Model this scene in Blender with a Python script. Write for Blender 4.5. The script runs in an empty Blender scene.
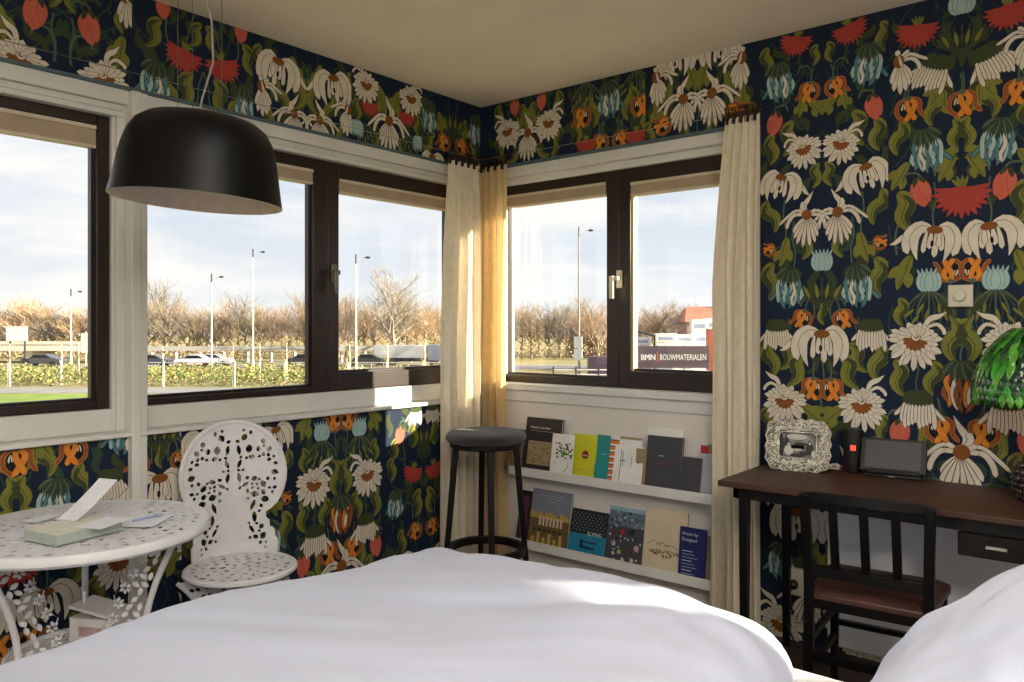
import bpy, bmesh, math, random
from mathutils import Vector, Matrix, noise
from mathutils.geometry import tessellate_polygon
PI = math.pi
random.seed(7)
SC = bpy.context.scene
COL = SC.collection

# ------------------------------------------------------------------ camera survey
TH = math.radians(39.5); FPX = 779.0; CZ = 1.335; HY = 328.5; CX = 512.0
FW = (-math.sin(TH), math.cos(TH)); RT = (math.cos(TH), math.sin(TH))
CAM = (2.9872, -3.3435)
def ray(px, py):
    k = (px-CX)/FPX
    return (FW[0]+k*RT[0], FW[1]+k*RT[1], -(py-HY)/FPX)
def onx(px, py, x=0.0):
    r = ray(px, py); t = (x-CAM[0])/r[0]
    return (x, CAM[1]+r[1]*t, CZ+r[2]*t)
def ony(px, py, y=0.0):
    r = ray(px, py); t = (y-CAM[1])/r[1]
    return (CAM[0]+r[0]*t, y, CZ+r[2]*t)
def far(px, d, z=0.0):
    k = (px-CX)/FPX
    return (CAM[0]+(FW[0]+k*RT[0])*d, CAM[1]+(FW[1]+k*RT[1])*d, z)

# ------------------------------------------------------------------ materials
def lin(c):
    out = []
    for v in c:
        v = v/255.0
        out.append(v/12.92 if v <= 0.04045 else ((v+0.055)/1.055)**2.4)
    return tuple(out)
MATS = {}
def mat(name, rgb=(200,200,200), rough=0.6, metal=0.0, spec=0.5, var=0.06, scale=12.0, bump=0.0, bscale=60.0,
        coat=0.0, emit=None, estr=0.0, stretch=(1,1,1), transl=0.0, alt=None, sheen=0.0):
    if name in MATS: return MATS[name]
    m = bpy.data.materials.new(name); m.use_nodes = True
    nt = m.node_tree; N = nt.nodes; L = nt.links
    b = N['Principled BSDF']
    c = lin(rgb)
    tc = N.new('ShaderNodeTexCoord'); mp = N.new('ShaderNodeMapping')
    mp.inputs['Scale'].default_value = stretch
    L.new(tc.outputs['Object'], mp.inputs['Vector'])
    nz = N.new('ShaderNodeTexNoise'); nz.inputs['Scale'].default_value = scale; nz.inputs['Detail'].default_value = 4
    L.new(mp.outputs['Vector'], nz.inputs['Vector'])
    rp = N.new('ShaderNodeValToRGB')
    c2 = lin(alt) if alt else tuple(v*(1-2.2*var) for v in c)
    c1 = c if alt else tuple(min(1, v*(1+var)) for v in c)
    rp.color_ramp.elements[0].position = 0.3; rp.color_ramp.elements[1].position = 0.7
    rp.color_ramp.elements[0].color = (*c2, 1); rp.color_ramp.elements[1].color = (*c1, 1)
    L.new(nz.outputs['Fac'], rp.inputs['Fac']); L.new(rp.outputs['Color'], b.inputs['Base Color'])
    b.inputs['Roughness'].default_value = rough; b.inputs['Metallic'].default_value = metal
    b.inputs['Specular IOR Level'].default_value = spec
    b.inputs['Coat Weight'].default_value = coat
    b.inputs['Sheen Weight'].default_value = sheen
    if emit:
        b.inputs['Emission Color'].default_value = (*lin(emit), 1); b.inputs['Emission Strength'].default_value = estr
    if bump > 0:
        n2 = N.new('ShaderNodeTexNoise'); n2.inputs['Scale'].default_value = bscale; n2.inputs['Detail'].default_value = 5
        L.new(mp.outputs['Vector'], n2.inputs['Vector'])
        bp = N.new('ShaderNodeBump'); bp.inputs['Strength'].default_value = bump; bp.inputs['Distance'].default_value = 0.01
        L.new(n2.outputs['Fac'], bp.inputs['Height']); L.new(bp.outputs['Normal'], b.inputs['Normal'])
    if transl > 0:
        tr = N.new('ShaderNodeBsdfTranslucent'); L.new(rp.outputs['Color'], tr.inputs['Color'])
        mx = N.new('ShaderNodeMixShader'); mx.inputs[0].default_value = transl
        out = N['Material Output']
        L.new(b.outputs[0], mx.inputs[1]); L.new(tr.outputs[0], mx.inputs[2]); L.new(mx.outputs[0], out.inputs['Surface'])
    MATS[name] = m
    return m

def glass_mat():
    m = bpy.data.materials.new('window_glass'); m.use_nodes = True
    nt = m.node_tree; N = nt.nodes; L = nt.links; N.clear()
    out = N.new('ShaderNodeOutputMaterial'); mx = N.new('ShaderNodeMixShader')
    t = N.new('ShaderNodeBsdfTransparent'); g = N.new('ShaderNodeBsdfGlossy'); g.inputs['Roughness'].default_value = 0.0
    t.inputs['Color'].default_value = (0.97, 0.985, 0.98, 1)
    # Schlick reflectance of a thin pane, the same from both sides
    ge = N.new('ShaderNodeNewGeometry'); dt = N.new('ShaderNodeVectorMath'); dt.operation = 'DOT_PRODUCT'
    L.new(ge.outputs['Normal'], dt.inputs[0]); L.new(ge.outputs['Incoming'], dt.inputs[1])
    def mth(op, a, b):
        q = N.new('ShaderNodeMath'); q.operation = op
        for i, v in enumerate((a, b)):
            if v is None: continue
            if isinstance(v, (int, float)): q.inputs[i].default_value = v
            else: L.new(v, q.inputs[i])
        return q.outputs[0]
    c = mth('ABSOLUTE', dt.outputs['Value'], None); p = mth('POWER', mth('SUBTRACT', 1.0, c), 5.0)
    fac = mth('MINIMUM', mth('ADD', mth('MULTIPLY', p, 0.9), 0.035), 1.0)
    L.new(fac, mx.inputs[0]); L.new(t.outputs[0], mx.inputs[1]); L.new(g.outputs[0], mx.inputs[2]); L.new(mx.outputs[0], out.inputs['Surface'])
    return m
GLASS = glass_mat()

M_white = mat('painted_white_wood', (214,214,211), 0.45, var=0.03, scale=5, bump=0.05, bscale=25)
M_ceil = mat('ceiling_plaster', (238,230,216), 0.9, var=0.02, scale=3, bump=0.08, bscale=40)
M_wallwhite = mat('white_wall_paint', (215,210,204), 0.8, var=0.02, scale=4, bump=0.05)
M_brown = mat('dark_brown_frame', (40,29,25), 0.35, var=0.12, scale=9, stretch=(1,1,0.2))
M_blind = mat('taupe_blind_cassette', (168,150,128), 0.6, var=0.04)
M_blindbar = mat('pale_blind_bar', (200,190,172), 0.45, var=0.03)
M_teal = mat('slate_blue_picture_rail', (74,96,104), 0.5, var=0.05)
M_metal = mat('brushed_steel', (190,188,182), 0.3, 1.0, var=0.05)
M_black = mat('black_metal', (16,15,16), 0.4, var=0.1)
M_floor = mat('dark_floorboards', (62,44,36), 0.5, var=0.25, scale=6, stretch=(1,12,1))

# ------------------------------------------------------------------ mesh builder
class MB:
    def __init__(s): s.v = []; s.f = []; s.m = []; s.mats = []
    def mi(s, m):
        if m not in s.mats: s.mats.append(m)
        return s.mats.index(m)
    def face(s, pts, m):
        i = len(s.v); s.v += [tuple(p) for p in pts]; s.f.append(tuple(range(i, i+len(pts)))); s.m.append(s.mi(m))
    def idx(s, verts, faces, m):
        i = len(s.v); s.v += [tuple(p) for p in verts]; k = s.mi(m)
        for f in faces: s.f.append(tuple(i+a for a in f)); s.m.append(k)
    def box(s, x0, x1, y0, y1, z0, z1, m, T=None):
        if x0 > x1: x0, x1 = x1, x0
        if y0 > y1: y0, y1 = y1, y0
        if z0 > z1: z0, z1 = z1, z0
        v = [(x0,y0,z0),(x1,y0,z0),(x1,y1,z0),(x0,y1,z0),(x0,y0,z1),(x1,y0,z1),(x1,y1,z1),(x0,y1,z1)]
        if T: v = [tuple(T @ Vector(p)) for p in v]
        s.idx(v, [(0,3,2,1),(4,5,6,7),(0,1,5,4),(1,2,6,5),(2,3,7,6),(3,0,4,7)], m)
    def bar(s, a, b, w, d, m, w2=None, d2=None, up=(0,1,0)):
        a = Vector(a); b = Vector(b); z = (b-a).normalized(); x = Vector(up).cross(z)
        if x.length < 1e-4: x = Vector((1,0,0))
        x.normalize(); y = z.cross(x); w2 = w2 or w; d2 = d2 or d; v = []
        for p, ww, dd in ((a, w, d), (b, w2, d2)):
            for sx, sy in ((-1,-1),(1,-1),(1,1),(-1,1)): v.append(tuple(p + x*ww*0.5*sx + y*dd*0.5*sy))
        s.idx(v, [(3,2,1,0),(4,5,6,7),(0,1,5,4),(1,2,6,5),(2,3,7,6),(3,0,4,7)], m)
    def tube(s, pts, r, m, n=8, closed=False, caps=True):
        pts = [Vector(p) for p in pts]; rr = r if isinstance(r, (list, tuple)) else [r]*len(pts)
        v = []; N = len(pts); prev = None
        for i, p in enumerate(pts):
            if closed: t = pts[(i+1) % N]-pts[i-1]
            else: t = pts[min(i+1, N-1)]-pts[max(i-1, 0)]
            t.normalize()
            if prev is None:
                a = Vector((0,0,1)) if abs(t.z) < 0.9 else Vector((1,0,0))
                x = t.cross(a).normalized()
            else: x = (prev - t*prev.dot(t)).normalized()
            prev = x; y = t.cross(x)
            for k in range(n):
                q = 2*PI*k/n; v.append(tuple(p + (x*math.cos(q)+y*math.sin(q))*rr[i]))
        f = []
        for i in range(N if closed else N-1):
            j = (i+1) % N
            for k in range(n):
                l = (k+1) % n; f.append((i*n+k, i*n+l, j*n+l, j*n+k))
        if caps and not closed: f.append(tuple(range(n-1, -1, -1))); f.append(tuple((N-1)*n+k for k in range(n)))
        s.idx(v, f, m)
    def lathe(s, prof, c, m, n=32, T=None, capb=False, capt=False):
        v = []; f = []
        for (r, z) in prof:
            for k in range(n):
                q = 2*PI*k/n; p = Vector((r*math.cos(q), r*math.sin(q), z))
                if T: p = T @ p
                v.append((p.x+c[0], p.y+c[1], p.z+c[2]))
        for i in range(len(prof)-1):
            for k in range(n):
                l = (k+1) % n; f.append((i*n+k, i*n+l, (i+1)*n+l, (i+1)*n+k))
        if capb: f.append(tuple(range(n-1, -1, -1)))
        if capt: f.append(tuple((len(prof)-1)*n+k for k in range(n)))
        s.idx(v, f, m)
    def ell(s, c, rx, ry, rz, m, n=16, k=10, T=None):
        v = []; f = []
        for i in range(k+1):
            a = -PI/2+PI*i/k
            for j in range(n):
                q = 2*PI*j/n; p = Vector((rx*math.cos(a)*math.cos(q), ry*math.cos(a)*math.sin(q), rz*math.sin(a)))
                if T: p = T @ p
                v.append((p.x+c[0], p.y+c[1], p.z+c[2]))
        for i in range(k):
            for j in range(n):
                l = (j+1) % n; f.append((i*n+j, i*n+l, (i+1)*n+l, (i+1)*n+j))
        s.idx(v, f, m)
    def xform(s, T):
        s.v = [tuple(T @ Vector(p)) for p in s.v]; return s
    def add(s, o, T=None):
        i = len(s.v); s.v += [tuple(T @ Vector(p)) if T else p for p in o.v]
        ks = [s.mi(m) for m in o.mats]
        for f, k in zip(o.f, o.m): s.f.append(tuple(a+i for a in f)); s.m.append(ks[k])
        return s
    def build(s, name, parent=None, world=True, loc=None, bevel=0, smooth=True, angle=35):
        me = bpy.data.meshes.new(name)
        vv = s.v
        if parent is not None and world:
            T = full(parent).inverted(); vv = [tuple(T @ Vector(p)) for p in vv]
        elif parent is None and loc is not None:
            vv = [(a-loc[0], b-loc[1], c-loc[2]) for a, b, c in vv]
        me.from_pydata(vv, [], s.f)
        for m in s.mats: me.materials.append(m)
        me.polygons.foreach_set('material_index', s.m)
        if smooth:
            me.polygons.foreach_set('use_smooth', [True]*len(me.polygons)); me.update()
            me.set_sharp_from_angle(angle=math.radians(angle))
        me.update()
        o = bpy.data.objects.new(name, me); COL.objects.link(o)
        if parent is not None: o.parent = parent
        elif loc is not None: o.location = loc
        if bevel > 0:
            b = o.modifiers.new('bevel', 'BEVEL'); b.width = bevel; b.segments = 2; b.limit_method = 'ANGLE'; b.angle_limit = math.radians(50)
        return o
def full(o):
    T = Matrix.Translation(o.location) @ o.rotation_euler.to_matrix().to_4x4()
    if o.parent: T = full(o.parent) @ T
    return T
def tag(o, label=None, cat=None, group=None, kind=None):
    if label: o['label'] = label
    if cat: o['category'] = cat
    if group: o['group'] = group
    if kind: o['kind'] = kind
    return o
def thing(name, label, cat, loc=(0,0,0), rz=0.0, group=None):
    o = bpy.data.objects.new(name, None); COL.objects.link(o); o.empty_display_size = 0.1
    o.location = loc; o.rotation_euler = (0, 0, rz)
    return tag(o, label, cat, group)
def struct(name, mb, parent=None, bevel=0):
    o = mb.build(name, parent, bevel=bevel)
    if parent is None: o['kind'] = 'structure'
    return o
def copy_tree(o, parent=None):
    c = o.copy(); COL.objects.link(c)
    if parent is not None: c.parent = parent
    for ch in [k for k in ALLOBJ() if k.parent == o]: copy_tree(ch, c)
    return c
def ALLOBJ(): return list(COL.objects)

_txt = {}
def text_polys(txt, size=1.0, bold=False):
    """flat letters as (verts2d, faces), centred"""
    key = txt
    if key not in _txt:
        cu = bpy.data.curves.new('t', 'FONT'); cu.body = txt; cu.size = 1.0; cu.align_x = 'CENTER'; cu.align_y = 'CENTER'; cu.resolution_u = 2
        ob = bpy.data.objects.new('t', cu); COL.objects.link(ob)
        dg = bpy.context.evaluated_depsgraph_get(); me = bpy.data.meshes.new_from_object(ob.evaluated_get(dg))
        vs = [(v.co.x, v.co.y) for v in me.vertices]; fs = [tuple(p.vertices) for p in me.polygons]
        bpy.data.objects.remove(ob); bpy.data.curves.remove(cu); bpy.data.meshes.remove(me)
        _txt[key] = (vs, fs)
    vs, fs = _txt[key]
    return [(a*size, b*size) for a, b in vs], fs
def pierced(outline, holes, thick):
    """plate with holes, in xy, thickness along z from 0..thick -> (verts, faces)"""
    cu = bpy.data.curves.new('p', 'CURVE'); cu.dimensions = '2D'; cu.fill_mode = 'BOTH'; cu.extrude = thick/2
    for lp in [outline]+holes:
        sp = cu.splines.new('POLY'); sp.points.add(len(lp)-1)
        for i, (x, y) in enumerate(lp): sp.points[i].co = (x, y, 0, 1)
        sp.use_cyclic_u = True
    ob = bpy.data.objects.new('p', cu); COL.objects.link(ob)
    dg = bpy.context.evaluated_depsgraph_get(); me = bpy.data.meshes.new_from_object(ob.evaluated_get(dg))
    vs = [(v.co.x, v.co.y, v.co.z+thick/2) for v in me.vertices]; fs = [tuple(p.vertices) for p in me.polygons]
    bpy.data.objects.remove(ob); bpy.data.curves.remove(cu); bpy.data.meshes.remove(me)
    return vs, fs
def leaf_loop(cx, cy, ang, L, W, n=6):
    pts = []
    for i in range(n): t = i/n; pts.append((L*(t-0.5), W*0.5*math.sin(PI*t)**0.8))
    for i in range(n): t = 1-i/n; pts.append((L*(t-0.5), -W*0.5*math.sin(PI*t)**0.8))
    out = []
    for i, (x, y) in enumerate(pts):
        if i == n: pass
        out.append((cx+x*math.cos(ang)-y*math.sin(ang), cy+x*math.sin(ang)+y*math.cos(ang)))
    return out

# ================================================================== WALLPAPER
W = {k: mat('wallpaper_'+k, c, 0.75, var=0.05, scale=20, spec=0.3) for k, c in dict(
    navy=(13,31,56), olive=(120,122,50), dolive=(58,66,38), stem=(78,98,78), white=(214,207,192), line=(66,56,56),
    brown=(128,78,30), coral=(196,98,80), dcoral=(160,72,60), red=(166,62,54), dred=(126,44,42), orange=(214,132,42),
    dorange=(136,78,44), pale=(160,188,186), teal=(78,122,130), cap=(46,68,50), black=(12,16,26)).items()}
def cat_rom(pts, n):
    P = [pts[0]]+list(pts)+[pts[-1]]; out = []; segs = len(pts)-1
    for i in range(n+1):
        u = i/n*segs; k = min(int(u), segs-1); t = u-k; a, b, c, d = P[k], P[k+1], P[k+2], P[k+3]
        out.append(tuple(0.5*((2*b[j])+(-a[j]+c[j])*t+(2*a[j]-5*b[j]+4*c[j]-d[j])*t*t+(-a[j]+3*b[j]-3*c[j]+d[j])*t**3) for j in range(2)))
    return out
class Pat:
    """one flower as layered flat shapes"""
    def __init__(s): s.p = []; s.l = 0
    def strip(s, pts, wf, m, n=8, lay=None):
        if lay is None: s.l += 1; lay = s.l
        q = cat_rom(pts, n); L = []; Rr = []
        for i, p in enumerate(q):
            a = q[max(i-1, 0)]; b = q[min(i+1, n)]; tx, ty = b[0]-a[0], b[1]-a[1]; d = math.hypot(tx, ty) or 1
            w = wf(i/n)*0.5; nx, ny = -ty/d, tx/d
            L.append((p[0]+nx*w, p[1]+ny*w)); Rr.append((p[0]-nx*w, p[1]-ny*w))
        for i in range(n): s.p.append(([Rr[i], Rr[i+1], L[i+1], L[i]], m, lay))
    def petal(s, x, y, ang, L, Wd, bend=0, m='white', out='line', kind='petal', ow=0.004, n=7):
        a = math.radians(ang); b = math.radians(bend); pts = [(x, y)]; cx, cy = x, y
        for i in range(4):
            cx += math.cos(a)*L/4; cy += math.sin(a)*L/4; a += b/4; pts.append((cx, cy))
        if kind == 'petal': f = lambda t: 0.35+0.65*math.sin(PI*min(1, t*0.62)) if t < 0.8 else max(0.0, math.sqrt(max(0, 1-((t-0.8)/0.2)**2)))*0.97
        elif kind == 'leaf': f = lambda t: math.sin(PI*t**0.8)**0.8
        elif kind == 'strap': f = lambda t: 1.0 if t < 0.85 else math.sqrt(max(0, 1-((t-0.85)/0.15)**2))
        else: f = lambda t: 1-t
        if out: s.strip(pts, lambda t: Wd*f(t)+ow, out, n)
        s.strip(pts, lambda t: Wd*f(t), m, n)
    def blob(s, x, y, rx, ry, m, n=14):
        s.l += 1; s.p.append(([(x+rx*math.cos(2*PI*i/n), y+ry*math.sin(2*PI*i/n)) for i in range(n)], m, s.l))
def pth(p, pts, w, m='white', out='line', tip='round', ow=.004, n=9):
    f = (lambda t: (.55+.45*math.sin(PI*min(1, t*.7+.1))) if t < .8 else math.sqrt(max(0, 1-((t-.8)/.2)**2))) if tip == 'round' else (lambda t: (.5+.5*math.sin(PI*min(1, t*.8+.1)))*(1 if t < .6 else (1-t)/.4*.92+.08))
    if out: p.strip(pts, lambda t: w*f(t)+ow, out, n)
    p.strip(pts, lambda t: w*f(t), m, n)
def daisy_front():
    p = Pat()
    for sg in (1, -1):
        pth(p, [(0,0),(sg*.045,.018),(sg*.085,-.012),(sg*.118,-.045)], .011)
        pth(p, [(0,0),(sg*.05,.0),(sg*.075,-.03),(sg*.082,-.062)], .015)
    pth(p, [(.004,.01),(.012,.04),(-.004,.068),(-.02,.10)], .019, tip='pt'); pth(p, [(.01,.01),(.022,.034),(.016,.055)], .017)
    for a, L, b in ((212,.080,44),(228,.10,26),(243,.118,14),(258,.128,5),(274,.13,-2),(289,.122,-9),(304,.105,-20),(322,.088,-40)): p.petal(0, -.008, a, L, .0150, b, ow=.005)
    for a in (150, 178, 2, 30): p.petal(0, 0, a, .045, .014, 0, ow=.003)
    p.blob(0, 0, .022, .022, 'brown'); return p
def daisy_side():
    p = Pat()
    pth(p, [(.005,.004),(.04,.022),(.075,.004),(.105,-.012)], .012); pth(p, [(.005,0),(.045,.004),(.07,-.02),(.075,-.05)], .014); p.petal(0, .012, 100, .034, .019, 0); p.petal(.004, .01, 50, .045, .013, -30)
    for a, L, b in ((318,.085,-40),(300,.105,-22),(286,.12,-8),(272,.128,2),(257,.112,10),(243,.085,22)): p.petal(0, -.004, a, L, .0175, b, ow=.0035)
    p.blob(0, 0, .021, .026, 'brown'); p.petal(0, .022, 285, .045, .011, 0, ow=.003); return p
def droop():
    p = Pat()
    pth(p, [(-.06,-.004),(-.10,-.022),(-.135,-.055),(-.155,-.062)], .018, tip='pt')
    for sg, k in ((-1, 1.0), (1, .82)):
        pth(p, [(sg*.018,.006),(sg*.052*k,.020),(sg*.088*k,-.008),(sg*.098*k,-.055),(sg*.086*k,-.098)], .030)
        pth(p, [(sg*.018,-.002),(sg*.048*k,.0),(sg*.068*k,-.035),(sg*.062*k,-.085),(sg*.05*k,-.118)], .032, tip='pt')
    for x, L, w in ((-.026,.085,.018),(.024,.075,.018),(-.010,.068,.021),(.006,.100,.021),(.016,.060,.018)): p.petal(x, -.006, 270+x*350, L, w, -x*500)
    p.blob(-.004, -.052, .006, .013, 'black'); p.blob(0, 0, .029, .0155, 'brown'); return p
def shaggy():
    p = Pat(); rnd = random.Random(3)
    pth(p, [(.02,.045),(.035,.078),(.062,.092),(.085,.112)], .020, tip='pt'); pth(p, [(.03,.045),(.06,.062),(.085,.045),(.09,.028)], .013)
    for i in range(26):
        a = 270+(i-12.5)*13.6; down = 0.5+0.5*math.cos(math.radians(a-270)); p.petal(0, -.005, a, .062+.050*down+rnd.uniform(-.012, .010), .020, rnd.uniform(-18, 18), ow=.003)
    for i in range(17):
        a = 270+(i-8)*20.5; down = 0.5+0.5*math.cos(math.radians(a-270)); p.petal(0, -.002, a, .045+.026*down+rnd.uniform(-.006,.006), .018, rnd.uniform(-10,10), ow=.0025)
    for a in (190,212,236,258,280,302,326,350): p.petal(0, -.006, a, .044, .0135, 0, 'brown' if (a//2) % 2 else 'dorange', 'brown', ow=.001)
    p.blob(0, .002, .017, .017, 'brown'); p.blob(0, .004, .014, .014, 'white'); p.blob(.001, .007, .009, .009, 'brown'); p.blob(.001, .009, .006, .006, 'white')
    for a in (55, 80, 105, 130): p.petal(0, .006, a, .040, .019, 0, ow=.0025)
    return p
def bell():
    p = Pat()
    p.petal(.028, -.02, 303, .075, .011, 14); p.petal(-.028, -.02, 237, .06, .011, -14)
    for i in range(10): x = (i-4.5)/4.5; p.petal(x*.036, -.020, 270+x*11, .068+(i*3 % 4)*.006, .0125, -x*12, ow=.0035)
    for i in range(9): x = (i-4)/4; p.petal(x*.012, .012, 270+x*42, .050, .019, x*-20, 'dolive', 'cap', 'leaf', ow=.0015)
    return p
def bluehang():
    p = Pat()
    pth(p, [(.02,-.03),(.045,-.075),(.075,-.11)], .012, 'teal', 'black'); pth(p, [(-.02,-.03),(-.04,-.08),(-.035,-.12)], .013, 'teal', 'black')
    for i in range(9): x = (i-4)/4; sw_ = (.008, -.010, .004)[i % 3]; pth(p, [(x*.026,-.015),(x*.040+sw_,-.05),(x*.044-sw_*.4,-.09),(x*.036+sw_*1.2,-.118-((i*5) % 4)*.008)], .0125, 'teal' if i % 2 else 'pale', 'black', ow=.0028)
    pth(p, [(-.012,-.04),(-.020,-.075),(-.008,-.105),(-.012,-.128)], .011, 'white', 'black', ow=.002); pth(p, [(.018,-.035),(.012,-.07),(.022,-.10)], .011, 'pale', 'black', ow=.002); pth(p, [(.0,-.06),(.004,-.095),(-.002,-.125)], .010, 'teal', 'black', ow=.002)
    for i in range(15): x = (i-7)/7; p.petal(x*.008, .012, 270+x*68, .068-.012*abs(x), .0105, -x*44, ('cap','dolive','stem')[i % 3], 'black', 'leaf', ow=.0012)
    return p
def brownhang():
    p = Pat()
    for i in range(9): x = (i-4)/4; sw_ = (.008, -.010, .004)[i % 3]; pth(p, [(x*.026,-.015),(x*.044+sw_,-.05),(x*.046-sw_*.4,-.09),(x*.030+sw_*1.2,-.122-((i*5) % 4)*.008)], .0135, ('dorange','orange','white','dorange')[i % 4], 'black', ow=.003)
    for i in range(13): x = (i-6)/6; p.petal(x*.008, .014, 270+x*68, .070-.01*abs(x), .013, -x*40, ('dolive','stem','cap')[i % 3], 'black', 'leaf', ow=.0012)
    return p
def bud():
    p = Pat()
    pth(p, [(.01,.03),(.0,.052),(-.03,.058),(-.045,.035)], .007, 'stem', None)
    p.petal(0, .034, 264, .092, .056, 12, 'coral', 'dcoral', 'leaf', ow=.002, n=10)
    p.petal(.006, .030, 280, .078, .030, -12, 'coral', 'dcoral', 'leaf', ow=.0022); p.petal(-.008, .028, 250, .07, .018, 24, 'coral', 'dcoral', 'leaf', ow=.002)
    p.petal(-.002, .040, 235, .034, .015, 20, 'dolive', None, 'leaf'); p.petal(.002, .040, 305, .030, .013, -20, 'dolive', None, 'leaf'); return p
def redfan():
    p = Pat()
    for a in (62, 84, 106, 128): p.petal(0, .022, a, .042, .011, 10, 'olive', 'dolive', 'leaf', ow=.002)
    for i in range(15): a = 270+(i-7)*13; p.petal(0, .014, a, .078+.006*(i % 2), .021, (i-7)*4, 'red', 'dred', 'leaf', ow=.0013)
    for i in range(9): a = 270+(i-4)*20; p.petal(0, .018, a, .052, .026, 0, 'red', None, 'leaf')
    p.blob(0, .010, .034, .020, 'red'); return p
def tulip():
    p = Pat()
    p.blob(0, -.008, .030, .038, 'black')
    pth(p, [(0,.036),(-.034,.018),(-.036,-.022),(-.008,-.050)], .012, 'dorange', 'orange', ow=.003)
    pth(p, [(-.008,.020),(-.012,.006),(-.012,-.006)], .005, 'white', None); pth(p, [(-.016,.016),(-.021,.002),(-.021,-.008)], .005, 'white', None)
    pth(p, [(.0,.036),(.038,.022),(.040,-.015),(.060,-.042)], .013, 'dorange', 'orange', ow=.003)
    pth(p, [(.002,.036),(.024,.012),(.010,-.022),(-.012,-.052)], .019, 'orange', 'dorange', ow=.0025)
    pth(p, [(-.002,.036),(-.002,.005),(.014,-.025),(.026,-.05)], .018, 'orange', 'dorange', ow=.0025)
    for a in (235, 270, 305): p.petal(0, .044, a, .022, .010, 0, 'stem', None, 'leaf')
    p.strip([(0,.044),(.002,.07),(-.004,.10)], lambda t: .006, 'stem', 5)
    return p
def pod():
    p = Pat()
    for i in range(6): p.petal((i-2.5)*.008, .012, 90+(2.5-i)*10, .032, .007, 0, 'pale', 'teal', 'leaf', ow=.002)
    for i in (0, 4, 1, 3, 2): x = (i-2)/2; p.petal(x*.014, -.03, 90+x*-22, .062, .024, x*34, 'pale', 'teal', 'leaf', ow=.003)
    return p
def leafd():
    p = Pat(); p.strip([(0,.055),(.014,.02),(-.008,-.02),(.010,-.06)], lambda t: .034*math.sin(PI*t**.9)**.8, 'dolive', 9); p.strip([(0,.09),(0,.055),(.008,.0)], lambda t: .004, 'cap', 4); return p
def leaff():
    p = Pat(); p.strip([(0,.055),(-.014,.02),(.008,-.02),(-.010,-.06)], lambda t: .030*math.sin(PI*t**.9)**.8, 'cap', 9); return p
def stemd():
    p = Pat(); p.strip([(0,.12),(.02,.04),(-.014,-.03),(.006,-.12)], lambda t: .0055, 'cap', 14); p.petal(.01, .03, 300, .035, .011, 0, 'dolive', None, 'leaf'); p.petal(-.01, -.02, 230, .035, .011, 0, 'dolive', None, 'leaf'); return p
def tendrils():
    p = Pat()
    for i in range(9):
        x = (i-4)/4; pts = [(x*.012, 0), (x*.05, -.03), (x*.075, -.08), (x*.05+.01*(i % 2), -.15)]
        p.strip(pts, lambda t: .006*(1-t)+.002, 'dolive' if i % 2 else 'stem', 8)
        p.petal(x*.06, -.04-.02*(i % 3), 250+x*40, .045, .009, 10, 'olive', None, 'leaf')
    return p
def fan_up():
    p = Pat()
    for i in range(9):
        x = (i-4)/4; pts = [(0, -.12), (x*.02, -.07), (x*.075, -.035), (x*.09, .02-abs(x)*.02)]
        p.strip(pts, lambda t: .006, 'dolive', 8); p.petal(x*.05, -.05, 90-x*30, .05, .012, -x*20, 'olive' if i % 2 else 'dolive', None, 'leaf')
    return p
def leafm():
    p = Pat()
    p.strip([(-.004,.056),(.014,.022),(-.008,-.016),(.010,-.058)], lambda t: .044*math.sin(PI*t**.85)**.75, 'olive', 12)
    p.strip([(.006,.046),(.024,.015),(.004,-.018),(.012,-.052)], lambda t: .017*math.sin(PI*t**.9)**.9, 'dolive', 10)
    p.strip([(-.004,.056),(.010,.022),(-.010,-.016),(.008,-.055)], lambda t: .0022, 'dolive', 8); return p
def leafw():
    p = Pat()
    p.petal(0, .05, 262, .105, .034, 18, 'olive', None, 'leaf', n=10); p.petal(-.006, .01, 225, .05, .03, 20, 'olive', None, 'leaf'); p.petal(.004, .0, 305, .045, .028, -30, 'olive', None, 'leaf')
    p.strip([(0, .05), (.001, 0), (.0, -.045)], lambda t: .0022, 'dolive', 4); return p
def hook():
    p = Pat()
    p.strip([(-.02, -.06), (-.02, 0), (.0, .03), (.03, .03), (.045, .0)], lambda t: .007, 'stem', 12); return p
def stem():
    p = Pat(); p.strip([(0, .08), (.006, .02), (-.004, -.03), (0, -.08)], lambda t: .0055, 'stem', 10); return p
MOT = {f.__name__: f() for f in (daisy_front, daisy_side, droop, shaggy, bell, bluehang, brownhang, bud, redfan, tulip, pod, leafd, leaff, stemd, tendrils, fan_up, leafm, leafw, hook, stem)}
ORDER = dict(leafd=-0.5, leaff=-0.4, stemd=-0.3, stem=0, hook=0, tendrils=1, fan_up=1, leafm=2, leafw=2, pod=3, bud=3, redfan=3, tulip=4, brownhang=5, bluehang=5, bell=6, droop=7, shaggy=8, daisy_side=9, daisy_front=9)
EPS = 0.00004
def clip(poly, a, b, c, d):
    for ax, lim, sg in ((0, a, 1), (0, b, -1), (1, c, 1), (1, d, -1)):
        out = []
        for i, p in enumerate(poly):
            q = poly[i-1]; ip = (p[ax]-lim)*sg >= 0; iq = (q[ax]-lim)*sg >= 0
            if ip != iq:
                t = (lim-q[ax])/(p[ax]-q[ax]); out.append((q[0]+(p[0]-q[0])*t, q[1]+(p[1]-q[1])*t))
            if ip: out.append(p)
        poly = out
        if len(poly) < 3: return None
    return poly
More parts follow.
